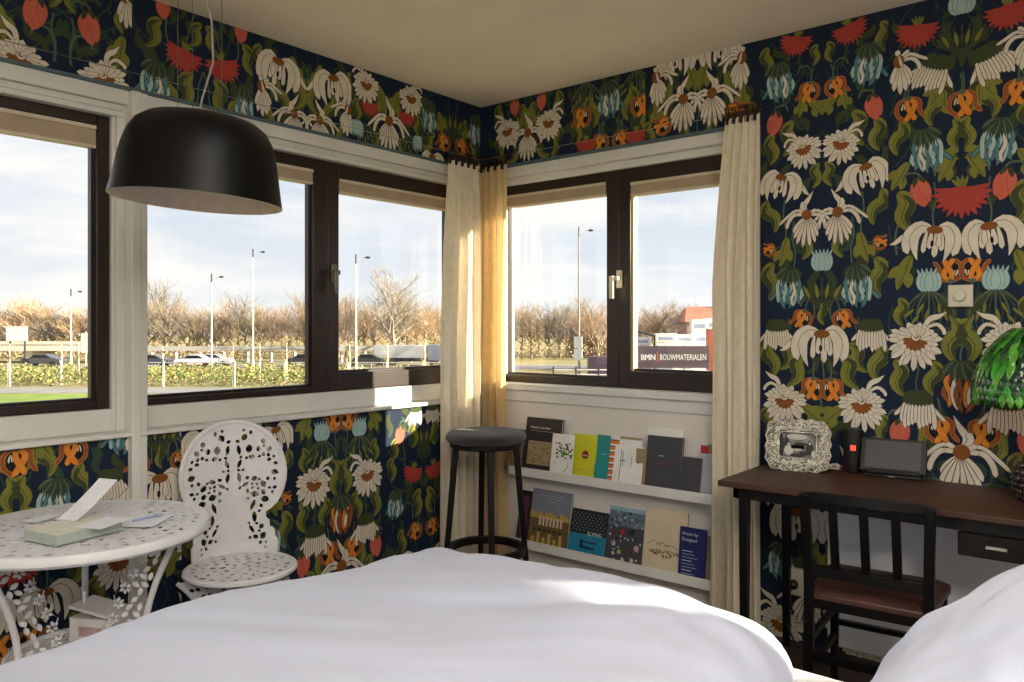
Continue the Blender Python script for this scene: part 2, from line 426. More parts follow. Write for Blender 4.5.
def emit_motif(mb, to3, kind, u, z, s, rot, flip, rect, off=0.0):
    P = MOT[kind]; r = math.radians(rot); cr, sr = math.cos(r)*s, math.sin(r)*s; base = ORDER[kind]*8+5
    for poly, m, lay in P.p:
        q = [(x*cr-y*sr, x*sr+y*cr) for x, y in poly]
        if flip: q = [(-x, y) for x, y in q][::-1]
        q = [(x+u, y+z) for x, y in q]
        xs = [a for a, b in q]; ys = [b for a, b in q]
        if max(xs) < rect[0] or min(xs) > rect[1] or max(ys) < rect[2] or min(ys) > rect[3]: continue
        if min(xs) < rect[0] or max(xs) > rect[1] or min(ys) < rect[2] or max(ys) > rect[3]:
            q = clip(q, *rect)
            if not q: continue
        d = (base+lay*0.9)*EPS+off
        mb.face([to3(a, b, d) for a, b in q], W[m])
def column(mb, to3, items, c, rect, dz=0.0):
    fr = random.Random(int(abs(c)*1000)); items = list(items)
    for _ in range(int(30*min(1.0, (rect[3]-rect[2])/1.2)+6)):
        items.append((fr.choice(('leafd','leafd','leaff','stemd')), fr.uniform(.015,.245), fr.uniform(rect[2]-dz, rect[3]-dz), fr.uniform(.7,1.15), fr.uniform(-45,45)))
    for n_, it in enumerate(items):
        off = ((n_*2) % 9)*4e-6
        kind, du, z = it[:3]; s = it[3] if len(it) > 3 else 1.0; rot = it[4] if len(it) > 4 else 0.0
        emit_motif(mb, to3, kind, c+du, z+dz, s, rot, False, rect, off)
        if abs(du) > 0.012 or kind in ('leafw',): emit_motif(mb, to3, kind, c-du, z+dz, s, rot, True, rect, off+4e-6)
def L_(items, c):
    out = []
    for it in items:
        p = ony(it[1], it[2]); out.append((it[0], p[0]-c, p[2])+tuple(it[3:]))
    return out
CA = 1.915; CB = 2.427
LA = L_([('stem',858,20,1.3),('redfan',850,30,.9,14),('bluehang',870,46,1.15,-8),('leafm',829,52,.8,8),('hook',838,66,.9),('tulip',835,86,.95,8),('leafm',882,36,1.1),
 ('bud',874,104,1.15,12),('leafw',830,104,1.0,-40),('leafw',845,98,.9,10),('leafm',857,128,1.35,10),('shaggy',842,141,.82,-14),('leafm',876,134,1.2),('leafm',828,174,.95,8),
 ('droop',866,167,.9,14),('daisy_front',838,212,1.0,4),('leafm',877,206,1.3,-20),('stem',862,215,1.2),('leafm',838,243,1.1,8),('pod',822,262,1.25),('fan_up',822,283,1.3),
 ('leafw',864,246,1.25,15),('tulip',879,243,.6,80),('leafm',877,277,1.45),('stem',852,240,1.2),('bluehang',857,268,1.15),('tulip',842,318,.9,15),('leafm',822,314,.8),
 ('hook',835,306,.9),('bell',871,322,1.15),('droop',822,334,1.15),('leafm',857,358,1.2,25),('leafm',877,362,1.4,-8),('leafm',848,372,1.4,22),('tulip',831,388,1.05),('stem',822,385,1.3),
 ('shaggy',862,402,1.0),('leafw',834,415,1.3,-50),('leafm',882,428,1.0),('hook',872,445,1.0),('daisy_front',845,470,1.0),('tulip',868,480,1.0),('leafm',832,500,1.2,20),('bell',868,492,1.1),('droop',850,520,1.2),
 ('leafm',828,560,1.2),('bluehang',866,560,1.1),('daisy_front',838,600,1.1),('shaggy',866,640,1.1)], CA)
LB = L_([('pod',962,4,1.3),('fan_up',962,30,1.15),('redfan',917,32,1.0,-8),('redfan',1003,34,1.25,8) if 0 else ('stem',905,90,1.2),('daisy_side',899,62,1.0),('bell',938,58,1.25,-22),('tulip',908,108,1.05),
 ('leafw',940,92,1.3,-35),('leafm',945,100,1.3,30),('leafm',932,110,1.1,-10),('stem',963,88,.8),('tulip',961.8,102,1.1),('bluehang',925,132,1.15,4),('leafm',955,134,1.1),('leafm',898,138,1.2,-12),('leafw',945,153,1.0,60),
 ('leafw',948,168,1.1,-30),('hook',941,160,1.0),('redfan',961.8,196,1.25),('stem',934,205,1.1),('bud',921,189,1.25,14),('leafw',901,176,1.2,-30),('leafm',904,212,1.5,12),('droop',935,230,1.0,-6),
 ('stem',897,225,1.5),('leafw',905,272,1.4,-20),('pod',929,282,1.25,0),('tulip',951,272,-1.0),('tendrils',929,291,1.15),('leafm',900,312,1.0),('shaggy',916,338,1.05,-10),('leafm',953,340,1.5,-6),('stem',961.8,345,1.2),
 ('leafm',932,378,1.2,-8),('leafm',898,378,1.3,8),('brownhang',961.8,365,1.25),('bell',918,394,1.3),('stem',917,375,.8),('tulip',939,428,1.15),('bud',901,430,1.25,-8),('leafm',925,440,1.2,20),
 ('daisy_front',961.8,452,1.35),('leafm',908,460,1.2),('hook',925,430,1.0),('bluehang',930,480,1.1),('leafm',950,500,1.2),('droop',920,540,1.2),('shaggy',940,590,1.1)], CB)

# ================================================================== ROOM SHELL
HC = 2.605
mb = MB(); mb.box(-.13, 6.2, -6.2, .13, -.12, 0, M_floor); struct('floor', mb)
mb = MB(); mb.box(-.13, 6.2, -6.2, .13, HC, HC+.15, M_ceil)
struct('ceiling', mb)

FX = -.06          # room face of the left window frames
ZS = .928; ZT = 2.235; ZF0 = 1.034; ZF1 = 2.138
# ---- left wall with papered band and papered dado
mb = MB()
mb.box(-.13, -.001, -6.2, .13, 0, ZS-.002, M_wallwhite)
mb.box(-.13, -.001, -6.2, .13, ZT-.02, HC, M_wallwhite)
mb.box(-.13, -.10, -.13, .13, ZS-.002, ZT-.02, M_wallwhite)
mb.box(-.13, -.001, -6.2, -3.45, ZS-.002, ZT-.02, M_wallwhite)
toL = lambda u, z, d: (d, u, z)
mb.face([toL(-6.2,0,0), toL(0,0,0), toL(0,ZS,0), toL(-6.2,ZS,0)], W['navy'])
mb.face([toL(-6.2,ZT,0), toL(0,ZT,0), toL(0,HC,0), toL(-6.2,HC,0)], W['navy'])
for c, sgn in ((-2.9, 0), (-3.42, 1)):   # beyond the frame, for views from the side
    column(mb, toL, LA if sgn == 0 else LB, c, (c-.26, c+.26, 0, ZS), -.9); column(mb, toL, LA if sgn == 0 else LB, c, (c-.26, c+.26, ZT, HC), .05)
column(mb, toL, LB, -2.372, (-2.64, -2.14, 0, ZS), -1.30)
column(mb, toL, LA, -1.875, (-2.14, -1.79, 0, ZS), -.56)
column(mb, toL, LA, -1.53, (-1.79, -1.268, 0, ZS), -1.10)
column(mb, toL, LB, -1.0, (-1.268, -.72, 0, ZS), -.665)
LC = [('bud',.17,.80,1.1,10),('redfan',.08,.585,.9,14),('stem',.14,.72,1.2),('leafm',.2,.72,1.0,10),('leafm',.07,.78,1.2),('bluehang',.2,.50,1.0),('leafm',.04,.42,1.3,10),('hook',.1,.4,1.0),
      ('tulip',.055,.28,1.0,20),('leafm',.15,.24,1.1),('droop',.17,.15,1.0),('fan_up',0,.80,1.2),('leafm',.22,.62,1.1),('bell',.06,.93,1.0)]
column(mb, toL, LC, -.455, (-.72, -.01, 0, ZS), 0)
B1 = [('leafm',.03,2.53,1.2),('bud',.09,2.44,1.3,8),('shaggy',.135,2.262,1.0,12),('leafw',.2,2.37,1.3,-10),('leafm',.2,2.5,1.0),('stem',.03,2.36,1.1),('daisy_side',.215,2.58,.9),('leafm',.16,2.27,.8),('hook',.05,2.35,1.2)]
B2 = [('redfan',.085,2.42,1.0,14),('bluehang',.2,2.36,1.15),('leafm',.2,2.48,1.2,20),('leafm',.07,2.29,1.4,15),('stem',.02,2.30,1.0,14),('stem',.06,2.53,1.0,20),('leafm',.14,2.27,1.1,-20),('bud',.17,2.6,1.0),('stem',.15,2.48,1.2),('leafm',.03,2.52,1.0,20)]
B3 = [('daisy_front',.07,2.30,.95,4),('daisy_side',-.235,2.385,1.0),('droop',.15,2.515,1.1,8),('leafm',.03,2.40,1.4,12),('leafm',.13,2.36,1.4,-20),('leafm',.2,2.27,1.2),('leafm',.24,2.5,1.2),('leafw',.07,2.5,1.2,-10),('stem',.0,2.45,1.0)]
B4 = [('daisy_front',0,2.385,1.2),('redfan',.125,2.43,.75,0),('shaggy',.15,2.545,.9),('leafw',.05,2.48,1.5,-20),('pod',.205,2.315,-1.1,0),('tendrils',.14,2.34,.8),('leafm',.2,2.4,1.0),('leafm',.08,2.27,.9,40)]
B5 = [('bluehang',.19,2.54,1.2),('leafw',.10,2.45,1.2,-10),('fan_up',0,2.5,1.3),('tulip',.065,2.355,1.05,14),('leafm',.18,2.33,1.2,40),('droop',.16,2.255,.9),('hook',.05,2.41,1.0)]
column(mb, toL, B1, -2.225, (-2.64, -1.985, ZT, HC)); column(mb, toL, B2, -1.695, (-1.985, -1.47, ZT, HC)); column(mb, toL, B3, -1.195, (-1.47, -.94, ZT, HC))
column(mb, toL, B4, -.70, (-.94, -.47, ZT, HC)); column(mb, toL, B5, -.235, (-.47, -.01, ZT, HC))
struct('wall_left', mb)

# ---- right wall
RX0 = .13; RX1 = 1.60; RZ0 = 1.03
SX0, SX1, SZ0, SZ1 = 4.95, 5.52, 1.20, 1.775     # unseen window added further along this wall, shaped for the bed's sun patch
mb = MB()
mb.box(-.001, RX0, .001, .13, 0, HC, M_wallwhite); mb.box(RX0, RX1, .001, .13, 0, RZ0-.03, M_wallwhite); mb.box(RX0, RX1, .001, .13, ZT-.02, HC, M_wallwhite)
mb.box(RX1, SX0, .001, .13, 0, HC, M_wallwhite); mb.box(SX0, SX1, .001, .13, 0, SZ0, M_wallwhite); mb.box(SX0, SX1, .001, .13, SZ1, HC, M_wallwhite); mb.box(SX1, 6.2, .001, .13, 0, HC, M_wallwhite)
toR = lambda u, z, d: (u, -d, z)
mb.face([toR(0,ZT,0), toR(1.645,ZT,0), toR(1.645,HC,0), toR(0,HC,0)], W['navy'])
mb.face([toR(1.645,0,0), toR(SX0,0,0), toR(SX0,HC,0), toR(1.645,HC,0)], W['navy'])
D1 = [('daisy_front',0,2.405,1.15),('shaggy',.145,2.45,.95,-8),('bud',.095,2.575,1.1),('leafw',.03,2.5,1.5,-10),('leafm',.2,2.53,1.2),('leafm',.2,2.35,1.1),('leafm',.09,2.29,1.1,60),('tendrils',.04,2.55,1.0),('leafm',.18,2.27,.8)]
D2 = [('tulip',.17,2.435,1.2),('bluehang',-.01,2.57,1.25),('leafm',.105,2.45,1.5,-12),('tendrils',.15,2.6,1.2),('tulip',.055,2.285,1.0,10),('redfan',.15,2.285,.8),('leafm',.2,2.36,1.1),('hook',.09,2.37,1.1),('stem',.06,2.36,.8,50)]
D3 = [('daisy_front',.072,2.415,1.15,4),('daisy_side',-.215,2.545,1.1),('leafw',.03,2.51,1.4,-14),('leafw',.16,2.45,1.2,20),('leafw',.22,2.38,1.1),('tulip',.175,2.31,1.0,60),('leafm',.07,2.28,1.0),('leafm',.25,2.28,1.1),('droop',.12,2.64,1.0),('stem',.0,2.32,1.0)]
column(mb, toR, D1, .345, (.01, .615, ZT, HC)); column(mb, toR, D2, .875, (.615, 1.075, ZT, HC)); column(mb, toR, D3, 1.35, (1.075, 1.645, ZT, HC))
column(mb, toR, LA, CA, (1.645, CA+.256, 0, HC)); column(mb, toR, LB, CB, (CA+.256, CB+.256, 0, HC))
column(mb, toR, LA, CB+.512, (CB+.256, CB+.768, 0, HC), -.35); column(mb, toR, LB, CB+1.024, (CB+.768, CB+1.28, 0, HC), -.35); column(mb, toR, LA, CB+1.536, (CB+1.28, CB+1.79, 0, HC), -.1)
struct('wall_right', mb)
# far wall of the room on the right, the room stays open behind the photographer
mb = MB(); mb.box(6.0, 6.2, -6.2, .0, 0, HC, M_wallwhite); struct('wall_east', mb)

# ---- trims on the left
mb = MB(); mb.box(-.05, .002, -6.2, .0, 2.178, ZT-.002, M_white); mb.box(-.13, -.02, -6.2, -.02, ZF1-.004, 2.178, M_white); mb.box(-.02, -.012, -6.2, -.03, ZF1+.014, ZF1+.022, M_white)
struct('trim_1', mb, bevel=.003)
mb = MB(); mb.box(-.02, .012, -6.2, .0, ZT-.004, ZT+.010, M_teal); struct('trim_2', mb, bevel=.002)
mb = MB(); mb.box(-.15, .03, -6.2, .0, ZS, ZS+.018, M_white); mb.box(-.13, FX+.012, -6.2, .0, ZS+.018, ZF0-.002, M_white); struct('trim_3', mb, bevel=.004)
PY0 = onx(110, 300, FX)[1]; PY1 = onx(146, 300, FX)[1]
mb = MB(); mb.box(-.13, -.045, PY0, PY1, ZF0-.06, ZF1+.04, M_white); mb.box(-.045, -.03, PY0+.012, PY1-.01, ZS+.018, ZF1+.03, M_white)
struct('trim_4', mb, bevel=.003)
mb = MB(); mb.box(-.03, .034, -1.997, -1.962, 0, ZT-.006, M_white); mb.box(-.03, .024, -1.962, -1.934, 0, ZT-.006, M_white)
struct('trim_5', mb, bevel=.004)
# ---- trims on the right
mb = MB(); mb.box(.0, 1.62, -.004, .06, 2.178, ZT-.002, M_white); mb.box(RX0-.02, 1.62, .03, .13, 2.140, 2.178, M_white); struct('trim_6', mb, bevel=.003)
mb = MB(); mb.box(.0, 1.625, -.012, .02, ZT-.004, ZT+.014, M_teal); struct('trim_7', mb, bevel=.002)
mb = MB(); mb.box(.0, 1.60, -.035, .14, .998, 1.034, M_white); mb.box(.0, 1.60, -.018, .0, .937, .998, M_white); mb.box(.0, 1.64, -.008, .0, 0, .937, M_wallwhite); struct('trim_8', mb, bevel=.003)
mb = MB(); mb.box(1.59, 1.648, -.014, .13, .0, ZT, M_white); struct('trim_9', mb, bevel=.003)
mb = MB(); mb.box(.0, RX0+.01, .0, .13, 1.03, ZT-.05, M_white); mb.box(-.13, .0, -.13, .13, 1.03, ZT-.05, M_white); struct('trim_10', mb)

# ---- windows
def window(n, axis, u0, u1, face, rails, glassu=None, thin=.045, bar=.06, z0=ZF0, z1=ZF1, blind=True, bl=None, depth=.07, beadm=None):
    """frame as one mesh, sash, glass and blind as parts; axis x: lies on the left wall, y: on the right wall"""
    root = bpy.data.objects.new('window_%d' % n, None); COL.objects.link(root); root['kind'] = 'structure'
    root.location = (face, (u0+u1)/2, z0) if axis == 'x' else ((u0+u1)/2, face, z0)
    def bx(mb, a, b, c, d, e0, e1, m):
        if axis == 'x': mb.box(face-e1, face-e0, a, b, c, d, m)
        else: mb.box(a, b, face+e0, face+e1, c, d, m)
    l, r, b, t = rails
    mb = MB(); bx(mb, u0, u0+l, z0, z1, 0, depth, M_brown); bx(mb, u1-r, u1, z0, z1, 0, depth, M_brown)
    bx(mb, u0+l, u1-r, z0, z0+b, 0, depth, M_brown); bx(mb, u0+l, u1-r, z1-t, z1, 0, depth, M_brown)
    mb.build('window_frame', root, bevel=.004)
    mb = MB(); w = .012
    bx(mb, u0+l, u0+l+w, z0+b, z1-t, .012 if beadm else .022, .05, beadm or M_brown); bx(mb, u1-r-w, u1-r, z0+b, z1-t, .022, .05, M_brown)
    bx(mb, u0+l+w, u1-r-w, z0+b, z0+b+w, .022, .05, M_brown)
    mb.build('glazing_bead', root)
    mb = MB(); bx(mb, u0+l+.002, u1-r-.002, z0+b+.002, z1-t-.002, .034, .038, GLASS); mb.build('window_pane', root)
    if blind:
        bl = bl or .062
        mb = MB(); bx(mb, u0+l+.003, u1-r-.003, z1-t-bl, z1-t-.004, .0, .03, M_blind); bx(mb, u0+l+.003, u1-r-.003, z1-t-.016, z1-t-.002, -.006, .03, M_blindbar)
        bx(mb, u0+l+.003, u1-r-.003, z1-t-bl-.010, z1-t-bl, -.003, .03, M_blindbar); mb.build('blind_cassette', root)
    return root
yy = lambda px: onx(px, 300, FX)[1]
window(1, 'x', -3.40, yy(109.5), FX, (.05, .046, .030, .045), bl=.075)
window(2, 'x', yy(137), yy(328), FX, (.02, .084, .026, .055))
w3 = window(3, 'x', yy(328), -.12, FX, (.065, .07, .085, .075))
FY = .055
xx = lambda px: ony(px, 300, FY)[0]
window(4, 'y', xx(501), xx(619), FY, (.03, .075, .042, .055), z0=1.034, z1=2.145)
w5 = window(5, 'y', xx(619), 1.59, FY, (.066, .08, .088, .075), z0=1.034, z1=2.145, beadm=mat('cream_glazing_bead', (222,200,164), .5))
window(6, 'y', SX0, SX1, .08, (.03, .03, .03, .03), z0=SZ0, z1=SZ1, blind=False)
# handles
def handle(root, at, axis, m):
    h = MB()
    T = Matrix.Translation(at) @ (Matrix.Rotation(PI/2, 4, 'Z') if axis == 'x' else Matrix.Identity(4))
    h.box(-.016, .016, -.012, 0, -.045, .045, m, T); h.box(-.011, .011, -.045, -.012, -.008, .014, m, T); h.box(-.032, -.008, -.056, -.043, -.10, .016, m, T)
    h.build('window_handle', root, bevel=.003)
handle(w3, Vector((FX, onx(333, 272, FX)[1], 1.60)), 'x', mat('smoked_metal', (120,112,98), .3, .8))
handle(w5, Vector((xx(620), FY, 1.585)), 'y', mat('cream_handle', (224,216,196), .4))

# curtain wire along both walls
M_wire = mat('steel_wire', (150,148,140), .35, .9)
mb = MB(); mb.tube([(.06,-5.5,2.285),(.06,-.06,2.285),(1.68,-.06,2.285),(1.68,-.0,2.285)], .0016, M_wire, 6)
tag(mb.build('curtain_wire', loc=(.06,-.06,2.285)), 'thin steel wire stretched above the windows of both walls', 'curtain wire')
mb = MB(); mb.tube([(.01,-6.1,HC-.012),(.01,-.01,HC-.012),(3.9,-.01,HC-.012)], .002, mat('cream_cable', (150,110,80), .6), 5)

# ------------------------------------------------------------------ curtains
M_curt = mat('cream_curtain_cloth', (236,214,170), .85, var=.04, scale=30, transl=.58, bump=.12, bscale=300)
M_curt2 = mat('ivory_curtain_cloth', (238,229,210), .85, var=.04, scale=30, transl=.30, bump=.12, bscale=300)
def curtain(name_label, p0, p1, ztop, zbot, folds, amp, m, top_in=0.0, seed=1, flare=1.0, shift=None):
    rnd = random.Random(seed); a = Vector((p0[0], p0[1], 0)); b = Vector((p1[0], p1[1], 0)); d = (b-a); Ln = d.length; d.normalize(); nrm = Vector((-d.y, d.x, 0))
    NU = folds*14; NV = 46; ph = [rnd.uniform(-.5, .5) for _ in range(folds+2)]; am = [rnd.uniform(.55, 1.2) for _ in range(folds+2)]
    root = thing('curtain', name_label, 'curtain', ((a.x+b.x)/2, (a.y+b.y)/2, zbot))
    mb = MB(); V = []
    for j in range(NV+1):
        t = j/NV; z = ztop+(zbot-ztop)*t
        for i in range(NU+1):
            s = i/NU; k = s*folds; ki = int(min(k, folds-1e-6)); w = math.sin(2*PI*k + ph[ki]*t)
            w2 = math.sin(2*PI*k*.5+seed+t*1.5)
            A = amp*(.35+.65*min(1, t*5))*(am[ki]*(1-(k-ki))+am[ki+1]*(k-ki))
            ss = s
            if shift: ss = shift(s, t)
            cx = a + d*(Ln*ss) + nrm*(A*w + amp*.5*w2*min(1, t*3)) + d*(.012*math.sin(5*PI*s+3*t))*min(1, t*2)
            V.append((cx.x, cx.y, z-(.010*abs(math.sin(PI*k*1.0)) if j == 0 else 0)))
    F = [(j*(NU+1)+i, (j+1)*(NU+1)+i, (j+1)*(NU+1)+i+1, j*(NU+1)+i+1) for j in range(NV) for i in range(NU)]
    mb.idx(V, F, m); o = mb.build('curtain_cloth', root, angle=180)
    M_clip = mat('dark_curtain_clips', (70,52,44), .35, .7)
    n = folds*2
    for q in range(n):
        s = (q+.5)/n; ss = shift(s, 0) if shift else s; c = a+d*(Ln*ss); c.z = 0
        k = MB(); ring = [(c.x+d.x*.011*math.cos(g)+nrm.x*.004*math.sin(g*2), c.y+d.y*.011*math.cos(g)+nrm.y*.004*math.sin(g*2), 2.283+.012*math.sin(g)) for g in [2*PI*e/10 for e in range(10)]]
        k.tube(ring, .0022, M_clip, 5, closed=True)
        k.box(c.x-.005, c.x+.005, c.y-.006, c.y+.006, ztop-.028, ztop+.020, M_clip)
        k.build('curtain_clip', root)
    return root
curtain('gathered curtain in the corner, hanging in front of the long left window wall', (.085,-.415), (.085,-.115), 2.245, .03, 5, .030, M_curt2, seed=2, shift=lambda s, t: s*(.80+.2*min(1,t*2.2))+(.20*(1-min(1, t*2.2))))
curtain('golden backlit curtain in the corner, over the left end of the shelf wall window', (.035,-.050), (.238,-.050), 2.245, .03, 4, .022, M_curt, seed=5)
curtain('cream curtain with clips between the shelf wall window and the desk', (1.475,-.128), (1.705,-.128), 2.25, .03, 5, .032, M_curt2, seed=9,
        shift=lambda s, t: (lambda w0, w1: w0+(w1-w0)*s)(.30*(1-min(1, t*3))**1.2, .97+.03*min(1, t*2.0)))

# ================================================================== FURNITURE
# ---- pendant lamp
LC_ = (.855, -2.185, 1.700)
root = thing('pendant_lamp', 'large glossy black dome pendant lamp hanging over the round table', 'lamp', LC_)
M_lb = mat('glossy_black_lacquer', (7,7,9), .36, var=.05, spec=.22)
M_li = mat('warm_white_lining', (206,192,182), .35, var=.05, scale=30, stretch=(1,1,.1))
prof = [(.236,0),(.229,.035),(.222,.075),(.216,.112),(.208,.150),(.198,.182),(.180,.212),(.152,.232),(.11,.243),(.07,.247),(.03,.247),(.001,.247)]
TT = Matrix.Rotation(math.radians(3.5), 4, Vector((FW[0], FW[1], 0)))
mb = MB(); mb.lathe(prof, LC_, M_lb, 64, TT); ls_ = mb.build('lamp_shade', root, angle=60)
mb = MB(); mb.lathe([(r-.004 if r > .01 else r, z-.004 if z > 0 else 0) for r, z in prof][::-1], LC_, M_li, 64, TT); mb.lathe([(.232,0),(.236,0)], LC_, M_li, 64, TT); mb.build('shade_lining', ls_, angle=60)
for k in range(3):
    q = 2*PI*k/3+.75; r = .07
    mb = MB(); mb.tube([(LC_[0]+r*math.cos(q), LC_[1]+r*math.sin(q), LC_[2]+.235), (LC_[0]+r*.95*math.cos(q), LC_[1]+r*.95*math.sin(q), HC-.01)], .0009, mat('thin_grey_wire', (70,68,64), .5), 5); mb.build('suspension_wire', root)
mb = MB(); pts = [(0,0,.235),(.012,.004,.30),(.035,.02,.40),(.03,.02,.52),(0,.0,.66),(-.02,-.01,.8),(0,0,.90)]
mb.tube([(LC_[0]+a*RT[0]+b, LC_[1]+a*RT[1], LC_[2]+c) for a, b, c in pts], .0032, mat('grey_flex', (150,145,138), .5), 6); mb.build('power_cord', root)
mb = MB(); mb.lathe([(.001,-.03),(.06,-.028),(.075,-.015),(.078,0)], (LC_[0], LC_[1], HC), M_lb, 32); mb.build('ceiling_rose', root)
mb = MB(); mb.ell((LC_[0], LC_[1], LC_[2]+.13), .035, .035, .05, mat('frosted_bulb', (235,232,225), .3)); mb.build('light_bulb', root)

# ---- white cast metal table and chair
M_cast = mat('white_cast_metal', (222,222,226), .42, var=.03, scale=15, bump=.06, bscale=80)
def lace_holes(inside, n, rnd, size, tries=4000, gap=.006):
    pts = []; out = []
    for _ in range(tries):
        if len(out) >= n: break
        x = rnd.uniform(-.5, .5); y = rnd.uniform(-.5, .5)
        r = rnd.uniform(*size)
        if not inside(x, y, r+gap): continue
        if any((x-a)**2+(y-b)**2 < (r+c+gap)**2 for a, b, c in pts): continue
        pts.append((x, y, r)); out.append(leaf_loop(x, y, rnd.uniform(0, PI), 2*r, r*rnd.uniform(.75, 1.2)))
    return out
def sym_holes(hs): return hs+[[(-x, y) for x, y in h][::-1] for h in hs]
TC = (.44, -2.33, 0); TZ = .73; TR = .365
root = thing('garden_table', 'round white cast metal table with pierced leaf pattern by the left window', 'table', TC, .4)
rnd = random.Random(4)
circ = lambda r, n=72: [(r*math.cos(2*PI*i/n), r*math.sin(2*PI*i/n)) for i in range(n)]
def ringholes(r0, r1, rows, rnd, L, Wd, jit=.25):
    """dense ring pattern of small leaf openings"""
    out = []
    for k in range(rows):
        r = r0+(r1-r0)*k/max(1, rows-1); n = max(5, int(2*PI*r/(L*1.18)))
        for i in range(n):
            if rnd.random() < .12: continue
            q = 2*PI*(i+.5*(k % 2))/n; a = q+PI/2+rnd.choice((-.6, .6, 0, 1.2))*1.0
            l = L*rnd.uniform(.6, .92); out.append(leaf_loop(r*math.cos(q), r*math.sin(q), a, l, min(Wd*rnd.uniform(.6, 1.1), l*.8), 4))
    return out
hs = ringholes(.03, .322, 9, rnd, .040, .022)
vs, fs = pierced(circ(.345), hs, .003)
mb = MB(); mb.idx([(x, y, z+TZ-.004) for x, y, z in vs], fs, M_cast)
mb.lathe([(.342,TZ-.020),(.342,TZ-.001),(.350,TZ+.002),(.360,TZ),(.366,TZ-.010),(.366,TZ-.024),(.360,TZ-.032),(.352,TZ-.032),(.342,TZ-.020)], (0,0,0), M_cast, 72)
mb.build('tabletop', root, world=False)
def lace_leg(H, w_top, w_bot, curve, rnd, th=.007):
    """a lacy cast leg in the xz plane: outline scalloped on the inner side, openings between"""
    NS = max(6, int(H/.046)); n = 160; outl = []; inn = []
    for i in range(n+1):
        t = i/n; z = H*(1-t); c = curve(t); w = w_top+(w_bot-w_top)*t+.03*math.sin(PI*t)
        outl.append((c, z)); inn.append((c-w+.013*abs(math.sin(t*PI*NS)), z))
    loop = outl+inn[::-1]; holes = []
    for k in range(NS):
        t = (k+.5)/NS; z = H*(1-t); c = curve(t); w = w_top+(w_bot-w_top)*t+.03*math.sin(PI*t); R_ = min(.42*H/NS, .019)
        for j in range(6):                                   # a rosette of petals next to the edge
            q = PI/6+j*PI/3; holes.append(leaf_loop(c-w+.026+R_*.6*math.cos(q), z+R_*.6*math.sin(q), q, R_*.72, R_*.42, 4))
        for j in range(3): holes.append(leaf_loop(c-.022-(w-.072)*(j+.3)/3, z+(.012 if (j+k) % 2 else -.010), rnd.choice((.6, -.6, 1.3)), .026, .014, 4))
    vs, fs = pierced(loop, holes, th)
    return [(x, z-th/2, y) for x, y, z in vs], [f[::-1] for f in fs]
for k in range(3):
    vs, fs = lace_leg(TZ-.03, .085, .12, lambda t: .235+.06*(2*t-1)**2-.05*math.sin(PI*t), rnd)
    mb = MB(); mb.idx(vs, fs, M_cast)
    pts = [(.237+.06*(2*t-1)**2-.05*math.sin(PI*t), 0, (TZ-.03)*(1-t)) for t in [i/14 for i in range(15)]]
    pts[-1] = (pts[-1][0], 0, .008)
    mb.tube(pts, .010, M_cast, 8)
    mb.xform(Matrix.Rotation(k*2*PI/3+.25, 4, 'Z')); mb.build('leg', root, world=False)
vs, fs = pierced(circ(.205, 48), ringholes(.04, .18, 5, rnd, .034, .016), .004)
mb = MB(); mb.idx([(x, y, z+.335) for x, y, z in vs], fs, M_cast); mb.lathe([(.204,.33),(.204,.35),(.214,.35),(.214,.33),(.204,.33)], (0,0,0), M_cast, 48); mb.build('lower_shelf', root, world=False)

# chair
CC = (.285, -1.700, 0)
root = thing('garden_chair', 'white cast metal chair with pierced oval back under the left window sill', 'chair', CC, math.radians(-22))
rnd = random.Random(12); SZ = .425
vs, fs = pierced(circ(.195, 60), ringholes(.03, .172, 5, rnd, .038, .021), .003)
mb = MB(); mb.idx([(x, y, z+SZ-.004) for x, y, z in vs], fs, M_cast)
mb.lathe([(.192,SZ-.014),(.192,SZ),(.20,SZ+.002),(.209,SZ-.004),(.210,SZ-.014),(.203,SZ-.020),(.192,SZ-.014)], (0,0,0), M_cast, 60); mb.build('seat', root, world=False)
# back outline: u across, v up (above seat)
def back_outline():
    R_ = []
    R_ += [(.0,.0),(.10,.0),(.185,.0),(.192,.02),(.193,.055),(.185,.07),(.175,.075),(.172,.10),(.160,.112),(.148,.116),(.145,.14),(.130,.152),(.128,.175),(.150,.190)]
    for i in range(17):
        q = -0.62+(PI/2+.62)*i/16; R_.append((.205*math.cos(q)**(.9) if math.cos(q) > 0 else 0, .335+.215*math.sin(q)))
    R_ = [(a, b) for a, b in R_ if True]
    return R_+[(-a, b) for a, b in R_[::-1] if a > 1e-6]
def inside_oval(x, y, r): return (x/(.185-r))**2+((y-.335)/(.195-r))**2 < 1 if r < .18 else False
big = []
def hole(x, y, a, L, Wd): big.append(leaf_loop(x, y, math.radians(a), L, Wd, 5))
# pattern of the back: rim slots, leaf shapes, a solid central vase and two solid flower heads
# openings: lace between solid flower heads and a solid vase in the middle
pr_ = random.Random(17); taken = []
def solid(x, y):
    return ((x-.072)/.034)**2+((y-.462)/.030)**2 < 1 or ((x-.100)/.062)**2+((y-.352)/.040)**2 < 1 or (x < .030 and y > .475) or (x < .052 and .10 < y < .27) or (x < .11 and y < .065)
def inarea(x, y, r):
    if x < r+.004: return False
    if ((x/(.180-r))**2+((y-.335)/(.190-r))**2) < 1 and y > .20: return True
    if .125 <= y <= .21: return .062 < x < .118-r
    return y < .115 and y > .02+r and .06 < x < .150-r-.3*max(0, y-.05)
for x, y, a, L, Wd in ((.075,.205,70,.05,.017),(.083,.155,95,.05,.019),(.074,.105,120,.042,.015),(.022,.43,100,.045,.017),(.024,.375,70,.04,.016),(.022,.32,100,.045,.017),(.045,.29,30,.035,.015)):
    hole(x, y, a, L, Wd); taken.append((x, y, L*.48))
